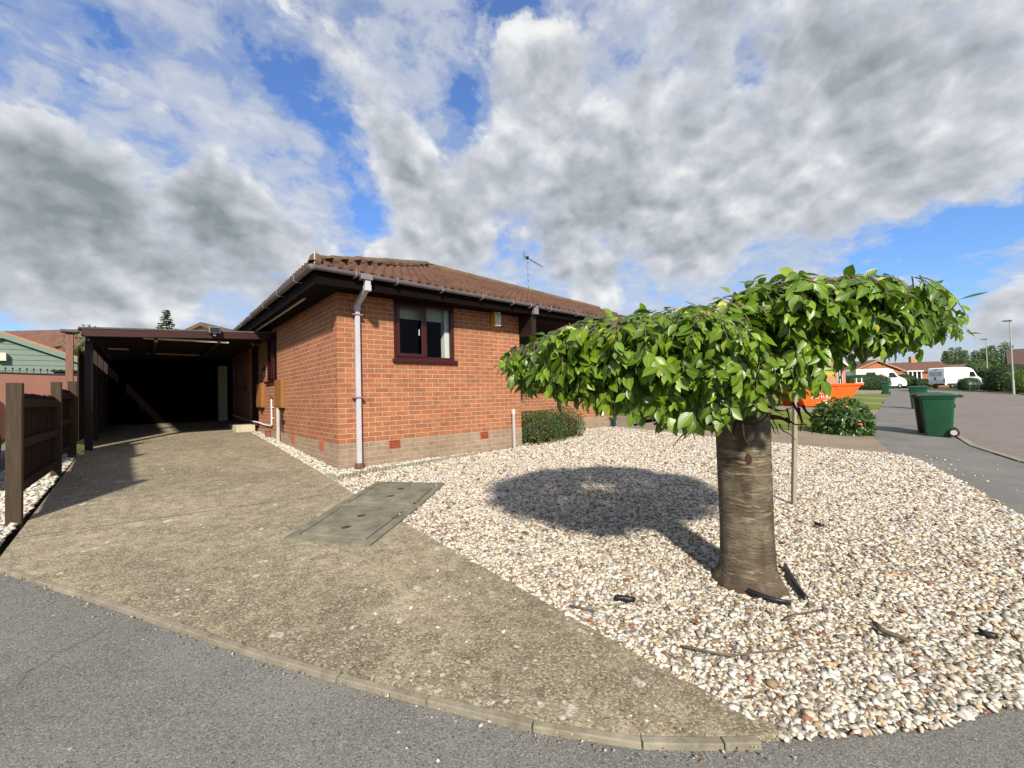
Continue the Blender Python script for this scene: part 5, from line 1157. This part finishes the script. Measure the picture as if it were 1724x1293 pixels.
for o in [x for x in bpy.data.objects if x.name.startswith('right_edge_house')]:
    b = MB(); b.box((4.36, 4.5, 2.80), (.12, 9.6, .14)); b.build('gutter', M['whitepl'], o)
def tall_tree(name, px, pyt, Y, w, label, mat, n, size, group, power=2., crown_from=.18, lump=.5):
    q = at(px, pyt, Y); z0 = gz(q.x, q.y); h = q.z-z0; E = empty(name, (q.x, q.y, z0), 0, label, 'tree', group)
    b = MB(); b.tube([(0, 0, -.2), (.1, 0, h*.4), (0, .05, h*.8)], [h*.022, h*.015, h*.006], 8); b.build('trunk', M['twig'], E, smooth=True)
    leafy('crown', (0, 0, h*(crown_from+1)/2), (w, w, h*(1-crown_from)/2*.95), n, size, mat, E, power, .6, lump, RH, 0., -1, None, 16)
    return E
PG = 'poplars on the skyline'
for k, (px, pt, w, lab) in enumerate(((1592, 590, 1.7, 'leftmost poplar of the skyline row, above the panel van'), (1602, 587, 2.0, 'second poplar of the skyline row, above the panel van'), (1614, 586, 1.9, 'third poplar of the skyline row, above the panel van cab'), (1623, 590, 1.7, 'fourth and slimmest poplar of the left skyline clump'), (1641, 590, 1.6, 'single poplar standing apart, midway between the clumps'), (1656, 588, 1.6, 'narrow poplar just left of the farther street lamp'), (1668, 582, 2.2, 'broad poplar just right of the farther street lamp'), (1692, 578, 2.6, 'largest poplar, beside the nearer street lamp'))):
    tall_tree('poplar_tree', px, pt, 150 if k < 5 else 115, w*(.62 if k < 5 else .6), lab, M['fartree'], 2400, .38, PG, 2.4, .12, .3)
# wooded ridge
b = None; Pn = 9000; xx = rng.uniform(0, 1, Pn); Pw = []
for i in range(Pn):
    px = 1395+xx[i]*420; Y = rng.uniform(150, 215); top = np.interp(px, [1395, 1440, 1500, 1525, 1545, 1580, 1640, 1700, 1815], [628, 622, 620, 611, 620, 612, 607, 606, 606])+2.2*math.sin(px*.31)+1.6*math.sin(px*.83)
    q = at(px, top, Y); Pw.append((q.x, q.y, q.z-.8-abs(rng.normal(0, 2.2))-(rng.uniform(0, 1) < .5)*rng.uniform(0, 9)))
Pw = np.array(Pw); n = len(Pw); vd = norm(np.array([EYE_P.x, EYE_P.y, 1])-Pw)
tag(leaves('woodland', Pw, norm(rng.normal(0, 1, (n, 3))), norm(vd*.6+rng.normal(0, .6, (n, 3))+[0, 0, .5]), rng.uniform(.6, 1.7, n), M['fartree'], tpl=RH), 'distant wooded rise along the skyline', 'woodland', kind='stuff')

# ---------------------------------------------------------------- left-hand neighbours
E = empty('side_gate', (-3.25, 6.8, gz(-3.2, 6.8)), 0, 'tall pink brown gate with a dipped top and black spikes', 'gate')
L0 = 4.6; b = MB(); N = 24; top = lambda u: 1.34+.36*((u/L0)**1.7)
for i in range(N):
    u0, u1 = L0*i/N, L0*(i+1)/N; b.add([(-u, y, z) for y in (-.025, .025) for u, z in ((u0, .06), (u1, .06), (u1, top(u1)), (u0, top(u0)))], [(0, 1, 2, 3), (4, 5, 6, 7)]+([(0, 3, 7, 4)] if i == 0 else [])+([(1, 2, 6, 5)] if i == N-1 else [])+[(0, 1, 5, 4), (2, 3, 7, 6)])
b.build('panel', M['gatebrown'], E)
b = MB(); b.tube([(-L0*i/N, 0, top(L0*i/N)+.02) for i in range(N+1)], .028, 6); b.build('top_rail', M['black'], E)
b = MB()
for k in range(47):
    u = .06+k*.096; z = top(u)+.02; b.tube([(-u, 0, z), (-u, 0, z+.09)], .006, 6); b.tube([(-u, 0, z+.085), (-u, 0, z+.095), (-u, 0, z+.115)], [.008, .018, .017], 6)
b.build('spike', M['black'], E)
b = MB(); b.bb(.0, .1, -.05, .05, -.1, 1.45); b.build('post', M['black'], E)
q = at(5, 600, 16); house('green_garage', (q.x, q.y), -YAW+.72, 4.24, 5, 2.42, .93, 'pale green boarded garage with an orange tiled verge, left of the carport', M['cladgreen'], M['orangetile'], zbase=.45, barge=M['cladgreen'], cat='garage', ov=.12)
gr = [o for o in bpy.data.objects if o.name.startswith('green_garage')][0]
b = MB()
for k in range(16):
    z = .1+k*.2; hw = 2.12 if z < 2.42 else 2.12*(1-(z+.09-2.42)/.93)
    if hw > .1: b.box((0, -.008, z), (2*hw, .02, .185), 0, 0, .998)
b.build('board', M['cladgreen'], gr, bevel=.004)
b = MB(); b.box((1.75, -.35, 1.98), (.9, .7, .06)); b.box((1.55, -.45, 1.2), (.1, .1, 1.52)); b.build('lean_to_roof', M['cpbrown'], gr)
b = MB(); b.box((-.02, -.12, 2.5), (.26, .2, .3)); b.build('wall_box', M['render'], gr, bevel=.01)
q = at(60, 600, 27); house('brown_roof_house', (q.x, q.y), -YAW+math.pi/2, 7, 10, 2.6, 2.4, 'house whose brown tiled roof shows above the green garage', M['far_brick'], M['fartile'], zbase=.45); o = [x for x in bpy.data.objects if x.name.startswith('brown_roof_house')][0]
q = at(113, 580, 27); v = Vector((q.x, q.y)); o.location.x, o.location.y = v.x+FWD.x*3.5-RGT.x*1.3, v.y+FWD.y*3.5-RGT.y*1.3; q = at(60, 558.5, 30.5); o.scale.z = (q.z-.45)/5.03
q = at(343, 545, 30); house('white_gable_house', (q.x, q.y), -YAW, 7, 9, q.z-.45-1.55, 1.5, 'pale gabled house peeping over the carport roof', M['render'], M['fartile'], zbase=.45, barge=M['ridge'])
q = at(280, 519, 38); z0 = gz(q.x, q.y); h = q.z-z0; E = empty('fir_tree', (q.x, q.y, z0), 0, 'pointed light green fir tree top rising behind the carport', 'tree')
b = MB(); b.tube([(0, 0, -.2), (0, 0, h*.98)], [.16, .015], 8); b.build('trunk', M['twig'], E, smooth=True)
PP, XX, NN, SS = [], [], [], []
for k in range(34):
    t = k/33; z = h*(.28+.70*t); L = 1.9*(1-t)**.85+.10
    for j in range(9):
        a = rng.uniform(0, 6.28); d = np.array([math.cos(a), math.sin(a), .0]); Lb = L*rng.uniform(.6, 1.1)
        m = int(Lb/.07)+2
        for i in range(m):
            s = (i+1)/m; p = d*Lb*s+np.array([0, 0, z-.22*Lb*s+.10*Lb*s*s])
            for sd in (-1, 1):
                sv = np.array([-d[1], d[0], 0])*sd; PP.append(p+rng.normal(0, .02, 3)); XX.append(d*.6+sv*.8*(1.1-s)+np.array([0, 0, -.15])+rng.normal(0, .15, 3)); NN.append(np.array([0, 0, 1])+rng.normal(0, .3, 3)); SS.append(rng.uniform(.14, .26))
leaves('crown', np.array(PP), np.array(XX), np.array(NN), np.array(SS), M['fir'], E, tpl=RH)
q = at(146, 606, 22); tall_tree('garden_tree', 146, 560, 23, 1.0, 'light green tree glimpsed between the pink brown post and carport', M['fartree'], 1800, .16, None, 2., .2, .6)

# ---------------------------------------------------------------- sky, sun, camera
SUN_EL, TRAVEL = R(36), Vector((.545, .838))
W = bpy.data.worlds.new('World'); SC.world = W; W.use_nodes = True; nt = W.node_tree; nt.nodes.clear()
class WN(NT):
    def __init__(s): s.t = nt; s.n = nt.nodes; s.l = nt.links; s.tc = s.n.new('ShaderNodeTexCoord')
w_ = WN(); G = w_.tc.outputs['Generated']
sky = w_.new('ShaderNodeTexSky'); sky.sky_type = 'NISHITA'; sky.sun_disc = False; sky.sun_elevation = SUN_EL; sky.sun_rotation = math.atan2(-TRAVEL.x, -TRAVEL.y) % (2*math.pi); sky.air_density = 1.3; sky.dust_density = .6; sky.ozone_density = 2.
vn = w_.new('ShaderNodeVectorMath', operation='NORMALIZE'); w_.link(G, vn.inputs[0]); DIR = vn.outputs[0]
sp = w_.new('ShaderNodeSeparateXYZ'); w_.link(DIR, sp.inputs[0]); zc = w_.math('ADD', w_.math('MAXIMUM', sp.outputs[2], 0.), .30)
dv = w_.new('ShaderNodeCombineXYZ'); w_.link(w_.math('DIVIDE', sp.outputs[0], zc), dv.inputs[0]); w_.link(w_.math('DIVIDE', sp.outputs[1], zc), dv.inputs[1]); PL = dv.outputs[0]
def skydir(px, py):
    d = _w3(ray(px, py)).normalized(); return d
def blobs(lst):
    acc = None
    for px, py, r, a in lst:
        d = w_.new('ShaderNodeVectorMath', operation='DOT_PRODUCT'); w_.link(DIR, d.inputs[0]); d.inputs[1].default_value = skydir(px, py)
        e = w_.math('EXPONENT', w_.math('MULTIPLY', w_.math('SUBTRACT', d.outputs['Value'], 1.), 1/(1-math.cos(R(r))))); v = w_.math('MULTIPLY', e, a)
        acc = v if acc is None else w_.math('ADD', acc, v)
    return acc
def sky_noise(scale, detail, rough, dist=0., off=(0, 0, 0), lac=2.):
    mp = w_.new('ShaderNodeMapping'); mp.inputs['Location'].default_value = off; w_.link(PL, mp.inputs[0]); n = w_.noise(scale, detail, rough, mp.outputs[0], dist); return n
# -- high thin layer: mottled altocumulus on a flat cloud plane
n2 = sky_noise(4.2, 8, .60, .2, (.4, 5.2, 0)); n3 = sky_noise(13, 6, .62, .3, (8.3, 2.2, 0))
gaps = blobs([(430, 40, 4, -.10), (490, 120, 3.5, -.15), (540, 190, 3, -.15), (570, 245, 2.5, -.12), (605, 300, 2.4, -.18), (622, 372, 2.2, -.28), (700, 60, 4, -.06), (780, 150, 2.4, -.20), (790, 180, 1.8, -.16), (850, 5, 4, -.26), (50, 40, 6, -.08), (190, 40, 4, -.06),
              (1590, 400, 2.6, -.24), (1510, 432, 2.6, -.24), (1660, 370, 2.6, -.18), (1720, 350, 3, -.20), (1430, 445, 2.2, -.15), (1660, 470, 2.6, -.13), (1610, 500, 2.2, -.07), (0, 545, 3.4, -.26), (110, 560, 3, -.18), (465, 448, 2.2, -.26)])
d1 = w_.math('ADD', w_.math('ADD', w_.math('MULTIPLY', n2, .45), w_.math('MULTIPLY', n3, .55)), w_.math('ADD', gaps, .075))
a1 = w_.ramp(d1, [(.36, (.05, .05, .05)), (.47, (.42, .42, .42)), (.58, (.80, .80, .80)), (.72, (.96, .96, .96))], 'EASE')
c1 = w_.ramp(w_.math('ADD', w_.math('MULTIPLY', n2, .6), w_.math('MULTIPLY', n3, .4)), [(.3, (.50, .56, .66)), (.52, (.60, .65, .74)), (.72, (.80, .83, .88))])
# -- low cumulus: crisp ragged edges, bright heads, grey bases
def nd(scale, detail, rough, off=(0, 0, 0), dist=0.):
    mp = w_.new('ShaderNodeMapping'); mp.inputs['Location'].default_value = off; mp.inputs['Scale'].default_value = (1, 1, 1.35); w_.link(DIR, mp.inputs[0]); return w_.noise(scale, detail, rough, mp.outputs[0], dist)
def puff(off):
    mp = w_.new('ShaderNodeMapping'); mp.inputs['Location'].default_value = off; mp.inputs['Scale'].default_value = (1, 1, 1.3); w_.link(DIR, mp.inputs[0]); nz = w_.new('ShaderNodeTexNoise', Scale=9., Detail=5.); w_.link(mp.outputs[0], nz.inputs['Vector'])
    s_ = w_.new('ShaderNodeVectorMath', operation='SCALE'); s_.inputs['Scale'].default_value = .11; w_.link(nz.outputs['Color'], s_.inputs[0]); a_ = w_.new('ShaderNodeVectorMath', operation='ADD'); w_.link(mp.outputs[0], a_.inputs[0]); w_.link(s_.outputs[0], a_.inputs[1])
    v_ = w_.new('ShaderNodeTexVoronoi', feature='F1', Scale=11., Detail=1., Roughness=.5); w_.link(a_.outputs[0], v_.inputs['Vector']); return w_.math('SUBTRACT', 1., v_.outputs['Distance'])
SH = (.012, -.004, .022)
m1, m1s = nd(4.2, 11, .58, (3.1, 1.7, 0)), nd(4.2, 11, .58, (3.1+SH[0]*1.7, 1.7+SH[1], SH[2]*2.0)); pf, pfs = puff((0, 0, 0)), puff(SH); m3 = nd(19, 8, .62, (1, 2, 3))
mass = blobs([(40, 290, 4, .20), (120, 330, 4, .22), (50, 400, 5, .22), (190, 430, 5, .20), (330, 335, 2.4, .20), (390, 340, 3, .22), (450, 400, 3.4, .20), (320, 450, 5, .2), (110, 480, 5, .16), (520, 420, 2.6, .14), (250, 530, 4, .10), (640, 428, 1.7, .30), (470, 500, 2.6, .2),
              (560, 70, 3, .10), (600, 150, 3, .14), (660, 230, 3.6, .20), (700, 320, 4, .24), (760, 410, 5, .24), (840, 300, 5, .20), (900, 120, 4.5, .22), (960, 220, 6, .16), (950, 390, 6, .22), (1080, 330, 6, .20), (1120, 140, 7, .16), (1160, 420, 5.5, .22), (1260, 330, 6, .20), (1300, 150, 7, .14), (1420, 260, 6, .16), (1500, 100, 8, .16), (1640, 180, 7, .18), (1560, 300, 4, .14), (1400, 390, 3, .12), (1000, 485, 3.6, .2), (1698, 535, 2.2, .32),
              (780, 165, 2.2, -.18), (622, 365, 2, -.16), (1600, 400, 3.5, -.16), (500, 130, 4, -.12), (1380, 205, 2.4, -.16), (1270, 140, 1.6, -.12)])
d2 = w_.math('ADD', w_.math('ADD', w_.math('MULTIPLY', m1, .66), w_.math('MULTIPLY', m3, .25)), w_.math('ADD', w_.math('MULTIPLY', pf, .12), w_.math('SUBTRACT', w_.math('MULTIPLY', mass, 1.15), .018)))
a2 = w_.ramp(d2, [(.515, (0, 0, 0)), (.555, (.42, .42, .42)), (.60, (.90, .90, .90)), (.66, (1, 1, 1))], 'EASE')
relief = w_.math('ADD', w_.math('MULTIPLY', w_.math('SUBTRACT', pf, pfs), .5), w_.math('MULTIPLY', w_.math('SUBTRACT', m1, m1s), 2.0))
tone = blobs([(60, 310, 5, -.16), (130, 370, 5, -.15), (30, 430, 5, -.10), (360, 340, 3, -.18), (420, 390, 4, -.20), (260, 440, 5, -.10), (540, 410, 3, -.10), (900, 390, 6, -.12), (760, 400, 5, -.10), (1050, 430, 5, -.06), (1400, 160, 7, -.05), (1640, 250, 7, -.05),
              (255, 376, 1.2, .40), (640, 425, 1.5, .32), (690, 345, 2.2, .16), (890, 110, 3, .14), (1120, 330, 2.4, .18), (1155, 280, 1.8, .16), (1270, 330, 3.5, .16), (1000, 490, 3.5, .22), (1695, 530, 1.8, .34), (230, 515, 4, .14)])
edge = w_.mapr(d2, .555, .75, .19, -.11)
sh = w_.math('ADD', w_.math('ADD', relief, edge), w_.math('ADD', tone, .60))
c2 = w_.ramp(sh, [(.05, (.27, .315, .35)), (.3, (.40, .44, .485)), (.52, (.535, .57, .63)), (.75, (.71, .735, .785)), (1., (.97, .98, .98))])
ccol = w_.mix(a2, c1, c2); alpha = w_.math('SUBTRACT', 1., w_.math('MULTIPLY', w_.math('SUBTRACT', 1., a1), w_.math('SUBTRACT', 1., a2)))
bgs = w_.new('ShaderNodeBackground', Strength=.09); w_.link(w_.mix(.7, sky.outputs[0], (.42, .85, 1.6), 'MULTIPLY'), bgs.inputs[0])
bgc = w_.new('ShaderNodeBackground', Strength=.64); w_.link(ccol, bgc.inputs[0])
mx = w_.new('ShaderNodeMixShader'); w_.link(alpha, mx.inputs[0]); w_.link(bgs.outputs[0], mx.inputs[1]); w_.link(bgc.outputs[0], mx.inputs[2])
wo = w_.new('ShaderNodeOutputWorld'); w_.link(mx.outputs[0], wo.inputs[0])
L = bpy.data.lights.new('Sun', 'SUN'); L.energy = 4.8; L.angle = R(3.); L.color = (1, .915, .785); lo = bpy.data.objects.new('sun', L); COL.objects.link(lo)
tv = Vector((TRAVEL.x*math.cos(SUN_EL), TRAVEL.y*math.cos(SUN_EL), -math.sin(SUN_EL))); lo.rotation_euler = tv.to_track_quat('-Z', 'Y').to_euler(); lo.location = (-5, -8, 12)
cd = bpy.data.cameras.new('Camera'); cd.sensor_width = 36; cd.lens = F_PX/1724*36; cd.clip_start = .05; cd.clip_end = 2000
cam = bpy.data.objects.new('camera', cd); COL.objects.link(cam)
m3 = Matrix((_w3(_r), _w3(_u), -_w3(_f))).transposed(); cam.matrix_world = Matrix.Translation(EYE_P) @ m3.to_4x4(); SC.camera = cam
vs = SC.view_settings; SC.display_settings.display_device = 'sRGB'; vs.view_transform = 'Standard'; vs.look = 'None'; vs.exposure = .55; vs.gamma = 1
SC.render.resolution_x, SC.render.resolution_y = 1024, 768
cy = SC.cycles; cy.max_bounces = 7; cy.diffuse_bounces = 3; cy.glossy_bounces = 3; cy.transparent_max_bounces = 12; cy.transmission_bounces = 4; cy.caustics_reflective = False; cy.caustics_refractive = False
try: cy.use_denoising = True
except Exception: pass
